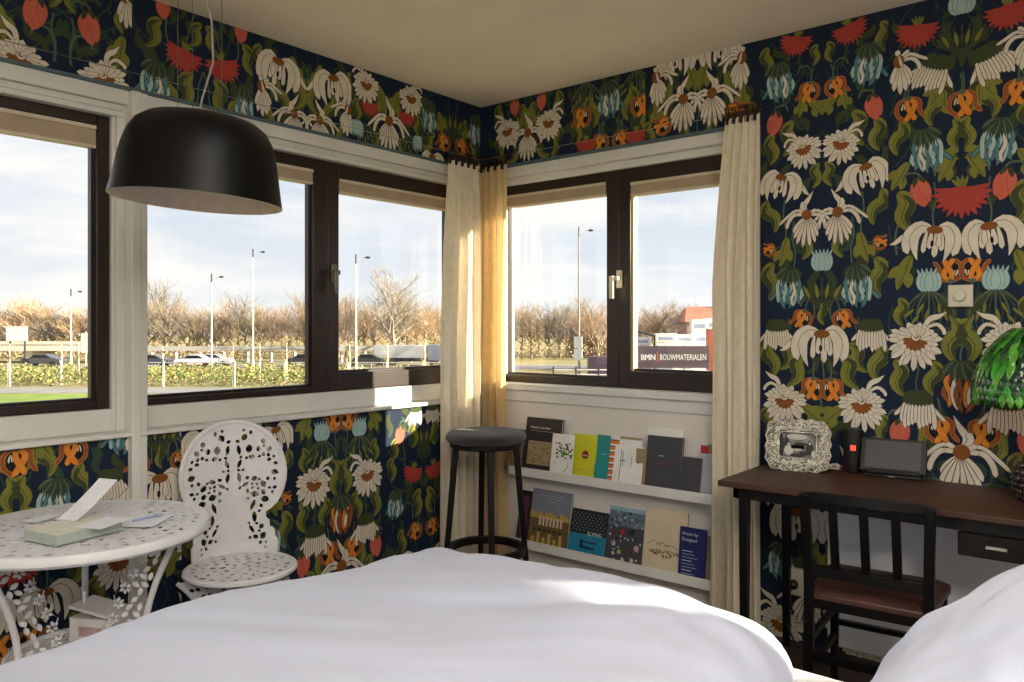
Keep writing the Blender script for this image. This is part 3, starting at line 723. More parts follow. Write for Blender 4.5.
for _ in range(9000):
    x, y, r = pr_.uniform(0, .185), pr_.uniform(.02, .53), pr_.choice((.018,.016,.013,.010,.008))
    if not inarea(x, y, r) or solid(x, y): continue
    if any((x-a)**2+(y-b)**2 < (r*.86+c_*.86+.002)**2 for a, b, c_ in taken): continue
    taken.append((x, y, r)); hole(x, y, pr_.choice((20, 60, 90, 120, 160)), 2*r, 1.5*r)
vs, fs = pierced(back_outline(), sym_holes(big), .006)
bm = bmesh.new(); bv = [bm.verts.new(p) for p in vs]
for f in fs:
    try: bm.faces.new([bv[i] for i in f])
    except Exception: pass
for i in range(-9, 10):
    g = bm.verts[:]+bm.edges[:]+bm.faces[:]
    bmesh.ops.bisect_plane(bm, geom=g, plane_co=(i*.021, 0, 0), plane_no=(1, 0, 0))
bm.verts.index_update()
nv = []
for v in bm.verts:
    u, w, t = v.co; q = u/.205; rr = .198+t      # wraps round the rear half of the seat, opening out upward
    flat = min(1, max(0, (w-.05)/.2)); rr2 = rr
    cx, cy = -rr2*math.cos(q), rr2*math.sin(q); fx, fy = -.178-t, u
    fx = -.165-.10*(w-.2)*.6-t+.10*(1-math.cos(u/.205))*.6
    nv.append((cx*(1-flat)+fx*flat-.0, cy*(1-flat)+fy*flat, SZ-.012+w))
mb = MB(); mb.idx(nv, [tuple(v.index for v in f.verts) for f in bm.faces], M_cast); bm.free()
rim = []
for i in range(25):
    q = -.5+(PI+1.0)*i/24; u = .198*math.cos(q); w = .335+.208*math.sin(q); rim.append((-.165-.06*(w-.2)-.004+.06*(1-math.cos(u/.205)), u, SZ-.012+w))
mb.tube(rim, .010, M_cast, 8)
mb.build('backrest', root, world=False)
for k in range(3):
    vs, fs = lace_leg(SZ-.028, .10, .07, lambda t: .165+.06*(2*t-1)**2-.045*math.sin(PI*t), rnd)
    mb = MB(); mb.idx(vs, fs, M_cast)
    pts = [(.167+.06*(2*t-1)**2-.045*math.sin(PI*t), 0, (SZ-.028)*(1-t)) for t in [i/12 for i in range(13)]]; pts[-1] = (pts[-1][0], 0, .008)
    mb.tube(pts, .008, M_cast, 8); mb.xform(Matrix.Rotation(k*2*PI/3+.6, 4, 'Z')); mb.build('leg', root, world=False)
# ---- things on the round table
M_paper = mat('white_paper', (226,228,234), .8, var=.02)
M_paperg = mat('greenish_page_edges', (178,190,182), .8, var=.08, scale=80, stretch=(1,1,30))
M_cream = mat('cream_paper', (214,212,196), .8, var=.03)
def leanless(x, y): return x, y
TA = Vector((.44, -2.33, TZ+.003))
p = [onz for onz in ()]
def onz(px, py, z):
    r = ray(px, py); t = (z-CZ)/r[2]; return Vector((CAM[0]+r[0]*t, CAM[1]+r[1]*t, z))
zt = TZ+.004
A = onz(24, 533, zt); B = onz(60, 546, zt); Cc = onz(123, 530, zt); 
bx = (Cc-B).normalized(); by = Vector((-bx.y, bx.x, 0)); bc = (B+Cc)/2+by*.085
root = thing('guest_book', 'open cream and green edged book lying on the round white table', 'book', (bc.x, bc.y, zt), math.atan2(bx.y, bx.x))
mb = MB(); mb.box(-.105, .105, -.08, .08, .0, .003, M_paperg); mb.build('cover', root, world=False)
mb = MB()
for k in range(5): mb.box(-.10+.001*(k % 2), .10-.001*(k % 2), -.076, .076, .003+k*.005, .0076+k*.005, M_paperg)
mb.box(-.10, .10, -.076, .076, .028, .0295, M_cream); mb.build('pages', root, world=False)
def sheet(name, label, cat, c, w, h, rz, z, curl=None, m=M_paper, th=.0012):
    mb = MB(); n = 10; V = []
    for i in range(n+1):
        t = i/n; x = (t-.5)*w; dz = curl(t)[1] if curl else 0; xx_ = curl(t)[0] if curl else x
        for y in (-h/2, h/2):
            V.append((xx_, y, dz)); V.append((xx_, y, dz+th))
    F = []
    for i in range(n):
        a = i*4; b = a+4; F += [(a, a+2, b+2, b), (a+1, b+1, b+3, a+3), (a, b, b+1, a+1), (a+2, a+3, b+3, b+2)]
    F += [(0, 1, 3, 2), (n*4, n*4+2, n*4+3, n*4+1)]
    mb.idx(V, F, m); mb.xform(Matrix.Rotation(rz, 4, 'Z'))
    o = mb.build(name, angle=60); o.location = (c[0], c[1], z); tag(o, label, cat); return o
ang = math.atan2(bx.y, bx.x)
c = onz(112, 516, zt+.03)
sheet('leaflet', 'folded white leaflet standing open on top of the guest book', 'leaflet', onz(72, 519, zt+.030), .17, .075, ang+.12, zt+.0305, curl=lambda t: (-.02+.15*t, .095*t**1.2))
sheet('paper_sheet', 'white paper sheet lying across the right edge of the guest book', 'paper', onz(104, 523, zt+.0305), .13, .09, ang+.25, zt+.0308)
sheet('brochure', 'white brochure lying flat on the round table under the pen', 'brochure', onz(146, 521, zt), .15, .11, ang+.5, zt+.0003)
c = onz(148, 518, zt+.004)
mb = MB(); pd = Vector((math.cos(ang-.15), math.sin(ang-.15), 0)); mb.tube([c-pd*.05, c+pd*.045, c+pd*.052], [.0035, .0035, .001], mat('pale_blue_pen', (150,165,205), .3), 8); pen = MB()
o = mb.build('pen', loc=tuple(c)); o.location.z += .0015; tag(o, 'pale blue pen lying on the brochure on the round table', 'pen')
sheet('paper_slip', 'small white paper on the table behind the guest book', 'paper', onz(42, 519, zt), .09, .05, ang+.2, zt+.0003)
# box standing on the lower shelf of the table
bb = Vector((.40, -2.26, .352))
root = thing('storage_box', 'small white box with slanted lid on the lower shelf of the round table', 'box', tuple(bb), .5)
mb = MB(); mb.box(-.075, .075, -.05, .05, 0, .075, mat('white_plastic', (214,210,208), .4)); mb.box(-.04, .04, -.052, -.05, .02, .05, mat('pinkish_label', (178,150,148), .6)); mb.build('box_body', root, world=False, bevel=.004)
mb = MB(); mb.box(-.08, .08, -.055, .055, 0, .010, MATS['white_plastic'], Matrix.Translation((0, 0, .078)) @ Matrix.Rotation(.18, 4, 'Y') @ Matrix.Translation((0, 0, .012))); mb.build('lid', root, world=False, bevel=.003)

# ---- stool
root = thing('bar_stool', 'black bar stool with round dark grey wool seat in the corner', 'stool', (.44, -.455, 0), -1.494)
M_wool = mat('charcoal_wool', (46,42,46), .95, var=.35, scale=90, bump=.9, bscale=220, sheen=.3)
pr = [(.001,.772),(.165,.772),(.190,.780),(.201,.796),(.198,.814),(.180,.828),(.14,.834),(.07,.831),(.001,.829)]
mb = MB(); mb.lathe(pr, (0,0,0), M_wool, 56); mb.build('seat_cushion', root, world=False, angle=80)
M_bw = mat('black_stained_wood', (9,7,7), .42, spec=.3, var=.15, scale=20, stretch=(1,1,.1))
mb = MB(); mb.lathe([(.001,.752),(.172,.752),(.180,.758),(.180,.772),(.001,.772)], (0,0,0), M_bw, 48); mb.build('seat_plate', root, world=False)
for k in range(4):
    q = PI/4+k*PI/2
    mb = MB(); mb.bar((.150*math.cos(q), .150*math.sin(q), .754), (.215*math.cos(q), .215*math.sin(q), 0), .030, .030, M_bw, .026, .026, up=(math.cos(q), math.sin(q), 0)); mb.build('leg', root, world=False, bevel=.004)
mb = MB(); ringp = [(.183*math.cos(2*PI*i/40), .183*math.sin(2*PI*i/40), .16) for i in range(40)]
v = MB(); mb.lathe([(.168,.225),(.196,.225),(.196,.262),(.168,.262),(.168,.225)], (0,0,0), M_bw, 48); mb.build('foot_ring', root, world=False, bevel=.003)

# ================================================================== LEDGES AND BOOKS
LF = -.105
def ledge(z, label):
    root = thing('picture_ledge', label, 'shelf', (.93, -.055, z))
    mb = MB(); mb.box(.29, 1.50, LF+.012, -.009, z, z+.014, M_white); mb.build('shelf_board', root, bevel=.002)
    mb = MB(); mb.box(.29, 1.50, LF, LF+.012, z-.004, z+.042, M_white); mb.build('front_lip', root, bevel=.002)
ZU, ZL = .552, .168
ledge(ZU, 'upper white picture ledge under the right window, holding magazines')
ledge(ZL, 'lower white picture ledge near the floor, holding art books')
M_pages = mat('book_page_block', (206,200,184), .85, var=.08, scale=120)
def bookart(T, items, w, h):
    pass
def book(name, label, pxl, pxr, ztopoff, ledge_z, m, thick=.014, art=None, front=.0, lean=None, cat='book', parts=True, behind=0.0, pages=M_pages):
    """stands on a ledge leaning back on the wall; pxl..pxr measured on the front plane"""
    yf = LF+.020+front
    x0 = ony(pxl, 400, yf)[0]; x1 = ony(pxr, 400, yf)[0]
    w = x1-x0; h = ztopoff*(1.13 if ledge_z > .4 else 1.05); zb = ledge_z+.0145
    avail = (-.0105-thick*1.02)-yf
    th = math.asin(max(0.0, min(.9, avail/h))) if lean is None else lean
    root = thing(name, label, cat, ((x0+x1)/2, yf, zb))
    T = Matrix.Translation((x0, yf, zb)) @ Matrix.Rotation(-th, 4, 'X')
    mb = MB(); c = min(.002, thick*.2)
    if parts:
        mb.box(0, w, 0, c, 0, h, m, T); mb.box(0, w, thick-c, thick, 0, h, m, T); mb.box(0, c, 0, thick, 0, h, m, T)
    else: mb.box(0, w, 0, thick, 0, h, m, T)
    if art:
        fr = MB(); art(fr, w, h); mb.add(fr, T)
    mb.build('cover' if parts else 'sheet', root)
    if parts:
        pg = MB(); pg.box(c, w-.004, c, thick-c, .003, h-.004, pages, T); pg.build('page_block', root)
    return root
def R(mb, x0, x1, z0, z1, m, d=.0006): mb.face([(x0,-d,z0),(x1,-d,z0),(x1,-d,z1),(x0,-d,z1)], m)
def disc(mb, x, z, rx, rz, m, d=.0009, n=16): mb.face([(x+rx*math.cos(2*PI*i/n), -d, z+rz*math.sin(2*PI*i/n)) for i in range(n)], m)
def txt(mb, s, x, z, size, m, d=.0012, left=True):
    vs, fs = text_polys(s, size)
    ox = x-min(a for a, b in vs) if left else x
    mb.idx([(a+ox, -d, b+z) for a, b in vs], fs, m)
def strokeart(mb, pts, w, m, d=.0009):
    P = Pat(); P.strip(pts, lambda t: w, 'line', 10)
    for poly, _, _ in P.p: mb.face([(a, -d, b) for a, b in poly], m)
K = lambda name, rgb, **k: mat('print_'+name, rgb, .55, var=.05, **k)
k_black = K('black', (24,20,20)); k_dark = K('warm_black', (40,32,28)); k_tan = K('tan', (150,132,100)); k_white = K('white', (226,224,222)); k_yel = K('lime_yellow', (196,196,30)); k_mar = K('maroon', (120,16,48))
k_teal = K('teal', (22,134,134)); k_orange = K('orange', (226,120,56)); k_grey = K('grey', (104,104,112)); k_char = K('charcoal', (58,58,66)); k_red = K('red', (178,30,36)); k_blue = K('navy', (20,30,92)); k_cyan = K('cyan_blue', (20,118,150))
k_green = K('green', (76,122,44)); k_plum = K('plum', (86,40,66)); k_sky = K('sky', (118,124,140)); k_gold = K('gold', (176,148,72)); k_dgold = K('dark_gold', (96,80,48)); k_lb = K('light_blue', (140,176,194)); k_cr = K('cream', (204,190,164)); k_sep = K('sepia', (112,86,62))
k_pink = K('pink', (200,140,150)); k_lime = K('lime', (150,180,60)); k_pgrey = K('pale_grey', (176,178,186))
rb = random.Random(21)
def a_black(mb, w, h):
    R(mb, 0, w, h*.80, h, k_dark); txt(mb, 'Makers in the New', w*.14, h*.82, .017, k_white); R(mb, w*.15, w*.8, h*.755, h*.765, k_tan, .0008)
    R(mb, w*.12, w*.85, h*.16, h*.58, k_tan)
    for i in range(46):
        x = w*rb.uniform(.15, .82); z = h*rb.uniform(.19, .55); strokeart(mb, [(x-.008, z), (x, z+rb.uniform(-.008, .008)), (x+.008, z+.003)], .0025, k_dark)
book('book', 'black book with a gold ornamental picture, at the left end of the upper ledge', 521, 556.5, .262, ZU, k_black, .018, a_black)
book('book', 'grey patterned book mostly hidden behind the stool on the upper ledge', 504, 519, .20, ZU, k_sep, .012, lambda mb, w, h: [disc(mb, w*rb.uniform(.1,.9), h*rb.uniform(.1,.9), .006, .006, k_tan) for _ in range(20)])
def a_plant(mb, w, h):
    strokeart(mb, [(w*.38, h*.05), (w*.75, h*.22), (w*.80, h*.42)], .003, k_green)
    for i in range(26): x = w*rb.uniform(.22, .95); z = h*(.45+.22*rb.random()); disc(mb, x, z, .007, .006, k_green, .001+.00002*i)
    for i in range(14): x = w*rb.uniform(.12, .95); z = h*(.66+.13*rb.random()); disc(mb, x, z, .005, .005, k_plum, .0016+.00002*i)
    R(mb, w*.12, w*.3, h*.32, h*.345, k_pgrey)
book('magazine', 'white booklet with a purple and green flowering stem on its cover', 549, 571, .198, ZU, k_white, .005, a_plant, front=-.0065, lean=.16, cat='magazine')
def a_yel(mb, w, h):
    disc(mb, w*.56, h*.56, .021, .021, k_mar); strokeart(mb, [(w*.46, h*.54), (w*.52, h*.56), (w*.58, h*.535), (w*.66, h*.55)], .003, k_white, .0014); R(mb, w*.1, w*.95, h*.22, h*.235, k_gold)
book('magazine', 'lime yellow booklet with a maroon dot on its cover', 570, 594, .205, ZU, k_yel, .007, a_yel, front=.006, lean=.15, cat='magazine')
book('magazine', 'plain teal booklet between the yellow one and the orange striped one', 593, 606, .210, ZU, k_teal, .006, lambda mb, w, h: R(mb, w*.5, w*.85, h*.6, h*.62, k_lb), front=.004, lean=.17, cat='magazine')
def a_str(mb, w, h):
    for i in range(7): R(mb, w*.02, w*.35, h*(.08+i*.125), h*(.15+i*.125), k_orange); R(mb, w*.02, w*.35, h*(.15+i*.125), h*(.17+i*.125), k_char)
    R(mb, w*.35, w, h*.95, h, k_tan)
book('magazine', 'white booklet with orange and black picture strips on its cover', 604, 638, .212, ZU, k_white, .006, a_str, front=.012, lean=.18, cat='magazine')
def a_plan(mb, w, h):
    R(mb, w*.23, w*.25, h*.12, h*.9, k_black); R(mb, w*.3, w*.32, h*.5, h*.85, k_black); R(mb, w*.2, w*.4, h*.62, h*.64, k_grey); R(mb, w*.6, w*.62, h*.5, h*.75, k_grey); R(mb, w*.82, w*.86, h*.6, h*.72, k_black)
    for i in range(5): R(mb, w*.4, w*.9, h*(.1+.06*i), h*(.105+.06*i), k_pgrey)
book('printed_sheets', 'curled white printed sheets with black vertical lines on the upper ledge', 611, 640, .178, ZU, k_white, .004, a_plan, front=-.0065, lean=.22, cat='paper', parts=False)
book('book', 'brown book standing behind the white printed sheets', 634, 646, .17, ZU, k_tan, .012, None, front=.006, lean=.12)
book('folder', 'white cardboard folder rising behind the large dark grey book', 645, 681, .262, ZU, k_white, .006, lambda mb, w, h: R(mb, w*.55, w*.56, h*.9, h, k_pgrey), front=.040, lean=.09, cat='folder', parts=False)
def a_gr(mb, w, h): R(mb, w*.35, w*.5, h*.64, h*.655, k_pgrey); R(mb, w*.35, w*.6, h*.5, h*.51, k_red)
book('book', 'large dark grey book in the middle right of the upper ledge', 644, 679, .232, ZU, k_char, .018, a_gr, front=.0, lean=.15)
book('notebook', 'small black notebook beside the large dark grey book', 679.5, 698, .158, ZU, k_char, .014, None, front=.0, lean=.20)
book('magazine', 'pale grey booklet at the right end of the upper ledge', 696, 716, .175, ZU, k_pgrey, .004, None, front=.03, lean=.13, cat='magazine', parts=False)
book('book', 'small red book behind the pale grey booklet', 699, 706, .205, ZU, k_red, .008, None, front=.046, lean=.09)
book('book', 'tan book next to the small red book by the curtain', 706.5, 720, .212, ZU, k_tan, .008, None, front=.046, lean=.09)
# lower ledge
book('book', 'black framed book at the far left of the lower ledge, behind the stool', 515, 527, .265, ZL, k_black, .016, lambda mb, w, h: R(mb, w*.1, w*.75, h*.1, h*.9, k_plum))
def a_palace(mb, w, h):
    R(mb, 0, w, h*.58, h, k_sky); R(mb, 0, w, 0, h*.58, k_dgold)
    for i in range(8): mb.face([(w*i/8, -.0008, h*.50), (w*(i+1)/8, -.0008, h*.50), (w*(i+1)/8, -.0008, h*(.60-.03*(i % 3))), (w*i/8, -.0008, h*(.64-.04*(i % 2)))], k_gold)
    for i in range(7): R(mb, w*(.24+.09*i), w*(.29+.09*i), h*.38, h*.53, k_cr, .001)
    for i in range(6): R(mb, w*(.08+.14*i), w*(.16+.14*i), h*.05, h*(.18+.08*(i % 2)), k_gold, .001); disc(mb, w*(.14+.13*i), h*.3, .011, .009, k_dark, .0012)
    for i, (a, b) in enumerate(((.2, .82), (.32, .72), (.4, .62))): R(mb, w*a, w*b, h*(.9-.05*i), h*(.908-.05*i), k_pgrey, .001)
book('book', 'grey and gold art book with a palace picture on the lower ledge', 527, 566, .285, ZL, k_sky, .016, a_palace)
def a_alp(mb, w, h):
    R(mb, 0, w, h*.48, h, k_black); R(mb, 0, w, 0, h*.48, k_cyan)
    for r_ in range(7):
        for c_ in range(9): 
            x = w*(.06+c_*.108+.05*(r_ % 2)); z = h*(.55+r_*.06)
            if x < w-.006: strokeart(mb, [(x-.004, z-.003), (x, z+.004), (x+.004, z-.003)], .0016, k_lb)
    R(mb, w*.32, w*.72, h*.18, h*.23, k_blue); R(mb, w*.32, w*.40, h*.23, h*.36, k_blue); R(mb, w*.32, w*.76, h*.30, h*.34, k_blue, .0008)
    txt(mb, 'ALPING', w*.48, h*.50, .026, k_white)
book('book', 'blue book with black patterned top and white capital title', 566.5, 603, .222, ZL, k_cyan, .014, a_alp)
def a_flo(mb, w, h):
    R(mb, 0, w, h*.72, h, K('misty_blue', (92,112,124)))
    for i in range(90): disc(mb, w*rb.uniform(.04,.96), h*rb.uniform(.1,.98), rb.uniform(.003,.007), rb.uniform(.003,.007), rb.choice((k_black, k_char, k_lb, k_plum, k_pgrey)), .001+.00002*i)
    for x, z, r_, m in ((.22,.60,.012,k_plum),(.42,.62,.012,k_red),(.68,.64,.016,k_black),(.2,.38,.012,k_pgrey),(.38,.24,.011,k_lime),(.84,.36,.014,k_pink),(.5,.10,.011,k_cr),(.22,.2,.009,k_pgrey),(.75,.13,.010,k_cr)): disc(mb, w*x, h*z, r_, r_, m, .0026)
book('book', 'dark flowered book with round coloured dots on the lower ledge', 604, 640, .245, ZL, k_char, .012, a_flo)
book('book', 'pale blue book peeping out behind the dark flowered book', 608, 644, .255, ZL, k_lb, .007, None, front=.045, lean=.09)
def a_lace(mb, w, h):
    for i in range(3): strokeart(mb, [(w*(.12+.2*i), h*.44), (w*(.25+.2*i), h*(.5-.02*i)), (w*(.42+.2*i), h*.43)], .003, k_sep)
    for i in range(46):
        t = rb.uniform(-1, 1); x = w*(.5+.36*t); z = h*(.34-.0*abs(t)+rb.uniform(-.09, .05)*(1.15-abs(t))); disc(mb, x, z, rb.uniform(.003,.008), rb.uniform(.003,.006), rb.choice((k_sep, k_tan)), .001+.00002*i)
    disc(mb, w*.5, h*.34, .008, .008, k_cr, .0025); disc(mb, w*.5, h*.34, .005, .005, k_sep, .0028)
book('book', 'tall cream book with a brown lace ornament on the lower ledge', 641, 683, .285, ZL, k_cr, .022, a_lace, pages=k_tan)
def a_navy(mb, w, h):
    txt(mb, 'Drawn by', w*.1, h*.88, .020, k_white); txt(mb, 'Designed', w*.1, h*.77, .020, k_white)
    for i in range(8): R(mb, w*.12, w*(.5+.1*(i % 3)), h*(.55-.06*i), h*(.562-.06*i), k_lb if i % 3 else k_white)
book('book', 'navy blue book with white title lines by the curtain', 677.5, 704, .228, ZL, k_blue, .010, a_navy, front=-.0065, lean=.12)
book('book', 'slim tan book at the right end of the lower ledge', 703, 712, .20, ZL, k_tan, .012, None, front=.012, lean=.15)

# ================================================================== DESK CORNER
M_walnut = mat('walnut_desktop', (78,48,34), .5, var=.3, scale=6, stretch=(1.2,10,1), alt=(44,27,21))
M_dw = mat('dark_stained_wood', (12,9,9), .42, spec=.3, var=.2, scale=14, stretch=(1,1,.15))
DX0, DX1, DY0, DY1 = 1.707, 3.30, -.565, -.045
root = thing('writing_desk', 'long dark walnut desk against the papered wall', 'desk', ((DX0+DX1)/2, (DY0+DY1)/2, 0))
mb = MB(); mb.box(DX0, DX1, DY0, DY1, .737, .760, M_walnut); mb.build('desktop', root, bevel=.004)
mb = MB(); mb.box(DX0+.05, DX1-.05, DY0+.03, DY0+.05, .695, .737, M_dw); mb.box(DX0+.05, DX0+.07, DY0+.03, DY1-.01, .695, .737, M_dw); mb.box(DX0+.05, DX1-.05, DY1-.03, DY1-.01, .695, .737, M_dw); mb.build('apron', root)
for x, y in ((DX0+.085, DY0+.055), (DX0+.085, DY1-.03), (DX1-.085, DY0+.055), (DX1-.085, DY1-.03)):
    mb = MB(); mb.bar((x, y, .737), (x, y, 0), .036, .036, M_dw, .026, .026); mb.build('leg', root, bevel=.003)
dxl = ony(958, 530, DY0+.02)[0]
mb = MB(); mb.box(dxl, dxl+.5, DY0+.012, DY1-.05, .622, .694, M_dw); dr = mb.build('drawer', root, bevel=.003)
hx = ony(996, 533, DY0)[0]
mb = MB(); mb.box(hx-.028, hx+.028, DY0+.004, DY0+.012, .655, .664, M_metal); mb.build('drawer_handle', dr)

# wooden chair
def cat3(pts, n):
    a = cat_rom([(p[1], p[2]) for p in pts], n); b = cat_rom([(p[0], p[2]) for p in pts], n); return [(q[0], p[0], p[1]) for p, q in zip(a, b)]
CH = (2.262, -.505, 0)
root = thing('wooden_chair', 'dark wooden slat-back chair with leather seat tucked under the desk', 'chair', CH, math.radians(4.5))
M_leather = mat('brown_seat_leather', (74,48,42), .5, var=.2, scale=18, bump=.15, bscale=90)
mb = MB(); out = [(-.185,-.19),(.175,-.19),(.205,.12),(.20,.165),(.17,.19),(-.17,.19),(-.20,.165),(-.205,.12)]
V = [(a, b, .435) for a, b in out]+[(a, b, .455) for a, b in out]+[(a*.93, b*.93, .463) for a, b in out]; n = len(out)
F = [tuple(range(n-1, -1, -1)), tuple(range(2*n, 3*n))]+[(k*n+i, k*n+(i+1) % n, (k+1)*n+(i+1) % n, (k+1)*n+i) for k in range(2) for i in range(n)]
mb.idx(V, F, M_leather); mb.build('seat', root, world=False, bevel=.004)
for sx in (-1, 1):
    mb = MB(); pts = [(sx*.178,-.205,0),(sx*.178,-.19,.44),(sx*.180,-.205,.62),(sx*.186,-.232,.79)]
    pts = cat3(pts, 12); V = []
    for x, y, z in pts: V += [(x-.015, y-.014, z), (x+.015, y-.014, z), (x+.015, y+.014, z), (x-.015, y+.014, z)]
    n = len(pts)-1; F = [(3,2,1,0), (n*4, n*4+1, n*4+2, n*4+3)]+[(k*4+j, k*4+(j+1) % 4, k*4+4+(j+1) % 4, k*4+4+j) for k in range(n) for j in range(4)]
    mb.idx(V, F, M_bw)
    mb.build('leg', root, world=False, bevel=.003)
    mb = MB(); mb.bar((sx*.175,.165,.437), (sx*.180,.175,0), .030, .030, M_bw, .024, .024); mb.build('leg', root, world=False, bevel=.003)
    mb = MB(); mb.bar((sx*.178,-.19,.20), (sx*.178,.17,.20), .018, .022, M_bw, up=(0,0,1)); mb.build('stretcher', root, world=False)
    mb = MB(); mb.bar((sx*.178,-.19,.30), (sx*.178,.17,.30), .018, .022, M_bw, up=(0,0,1)); mb.build('stretcher', root, world=False)
mb = MB()
for i in range(8):
    a = -.20+.4*i/8; b = -.20+.4*(i+1)/8; f = lambda u: (u, -.236-.02*math.cos(u/.2*PI/2), .785)
    mb.bar(f(a), f(b+.002), .026, .050, M_bw, up=(0,1,0)) if False else mb.box(0,0,0,0,0,0,M_bw) if False else mb.box(0,0,0,0,0,0,M_bw)
mb = MB(); V = []
for i in range(17):
    u = -.20+.4*i/16; dv_ = -.222-.022*math.cos(u/.2*PI/2); hh = .018*(1-.55*(abs(u)/.2)**6)
    V += [(u, dv_-.009, .785-hh), (u, dv_+.009, .785-hh), (u, dv_+.009, .785+hh), (u, dv_-.009, .785+hh)]
F = [(0,1,2,3), (67,66,65,64)]
for i in range(16):
    for j in range(4): F.append((i*4+j, i*4+4+j, i*4+4+(j+1) % 4, i*4+(j+1) % 4))
mb.idx(V, F, M_bw); mb.build('top_rail', root, world=False, bevel=.002)
mb = MB(); mb.bar((-.175,-.197,.535), (.175,-.197,.535), .036, .018, M_bw, up=(0,1,0)); mb.build('lower_rail', root, world=False, bevel=.002)
for u in (-.092, 0, .092):
    mb = MB(); mb.bar((u,-.199,.54), (u,-.25,.775), .026, .010, M_bw, up=(0,1,0)); mb.build('back_slat', root, world=False)
mb = MB(); mb.bar((-.175,.17,.25), (.175,.17,.25), .018, .022, M_bw, up=(0,1,0)); mb.build('stretcher', root, world=False)
mb = MB(); mb.bar((-.175,-.197,.25), (.175,-.197,.25), .028, .018, M_bw, up=(0,1,0)); mb.build('stretcher', root, world=False)
mb = MB(); mb.box(-.17,.17,-.185,-.170,.405,.436,M_bw); mb.box(-.17,.17,.16,.175,.405,.436,M_bw); mb.box(-.185,-.170,-.18,.17,.405,.436,M_bw); mb.box(.170,.185,-.18,.17,.405,.436,M_bw); mb.build('seat_rail', root, world=False)

# photo frame
DZ = .7605
def on_desk(px, py): return onz(px, py, DZ)
M_silver = mat('tarnished_silver_relief', (236,232,220), .25, .5, var=.2, scale=90)
fc = on_desk(797, 471); fdir = math.radians(10)
root = thing('framed_photo', 'ornate silver frame with a black and white photo on the desk', 'picture frame', (fc.x, fc.y, DZ), fdir)
tilt = Matrix.Rotation(math.radians(-12), 4, 'X')
Wf, Hf = .245, .205; wi, hi = .145, .105
fz = lambda u, v: (u, v)
def wavy(w, h, n=72, amp=.004, rd=.03):
    pts = []
    for i in range(n):
        q = 2*PI*i/n; c, s = math.cos(q), math.sin(q); e = 5.0
        r_ = (abs(c/(w/2))**e+abs(s/(h/2))**e)**(-1/e)+amp*math.sin(i*PI/2); pts.append((r_*c, r_*s+h/2))
    return pts
out = wavy(Wf, Hf); inn = [(a*0+ b*0, 0) for a, b in []]
inner = []
for i in range(72):
    q = 2*PI*i/72; c, s = math.cos(q), math.sin(q); e = 8.0; r_ = (abs(c/(wi/2))**e+abs(s/(hi/2))**e)**(-1/e); inner.append((r_*c, r_*s+Hf/2))
mid = [((a[0]*.5+b[0]*.5), (a[1]*.5+b[1]*.5)) for a, b in zip(out, inner)]
V = []
for loop, d in ((out, .008), (out, -.004), (mid, -.016), (inner, -.006), (inner, .008)): V += [(a, d, b) for a, b in loop]
F = []
for k in range(5):
    for i in range(72): j = (i+1) % 72; F.append((k*72+i, k*72+j, ((k+1) % 5)*72+j, ((k+1) % 5)*72+i))
mb = MB(); mb.idx(V, F, mat('dark_silver_base', (120,116,106), .4, .5)); rf = random.Random(8)  # darker silver base between the bright beads
for i in range(620):
    k = rf.randrange(72); t = rf.uniform(.08, .92); x = out[k][0]*(1-t)+inner[k][0]*t; z = out[k][1]*(1-t)+inner[k][1]*t
    d = -.004-.024*min(t, 1-t); mb.ell((x, d, z), rf.uniform(.0025,.007), .004, rf.uniform(.0025,.0055), M_silver, 8, 5)
mb.tube([(a, -.006, b) for a, b in out], .0035, M_silver, 6, closed=True); mb.tube([(a, -.010, b) for a, b in inner], .003, M_silver, 6, closed=True)
mb.xform(tilt); fr_ = mb.build('frame', root, world=False, angle=60)
mb = MB(); mb.box(-wi/2-.006, wi/2+.006, .002, .006, Hf/2-hi/2-.006, Hf/2+hi/2+.006, mat('photo_print', (150,146,140), .4, var=.5, scale=25, alt=(84,80,76)))
pd_, pl_ = mat('photo_dark', (30,26,28), .4), mat('photo_light', (196,192,184), .4)
def PD(x, z, rx, rz, m, d): mb.face([(x+rx*math.cos(2*PI*i/12), .002-d, Hf/2+z+rz*math.sin(2*PI*i/12)) for i in range(12)], m)
for i, (x, z, rx, rz, c) in enumerate(((-.066,-.005,.012,.05,0),(-.045,.01,.010,.032,0),(-.035,-.02,.018,.022,1),(-.037,.008,.008,.010,0),(-.036,.005,.005,.006,1),(-.005,.035,.04,.012,1),(.0,-.008,.018,.014,1),(.045,-.012,.016,.024,0),(.044,.012,.007,.010,0),(.045,.010,.004,.006,1),(.03,-.03,.024,.008,0),(.0,-.04,.03,.008,0),(.062,-.03,.010,.015,1),(.012,.006,.03,.006,0))):
    PD(x, z, rx, rz, pl_ if c else pd_, .0003+.00012*i)
mb.xform(tilt); mb.build('photograph', fr_, world=False)
mb = MB(); mb.bar((0,.012,.002+.10), (0,.075,.003), .05, .003, M_black); mb.build('easel_back', root, world=False)

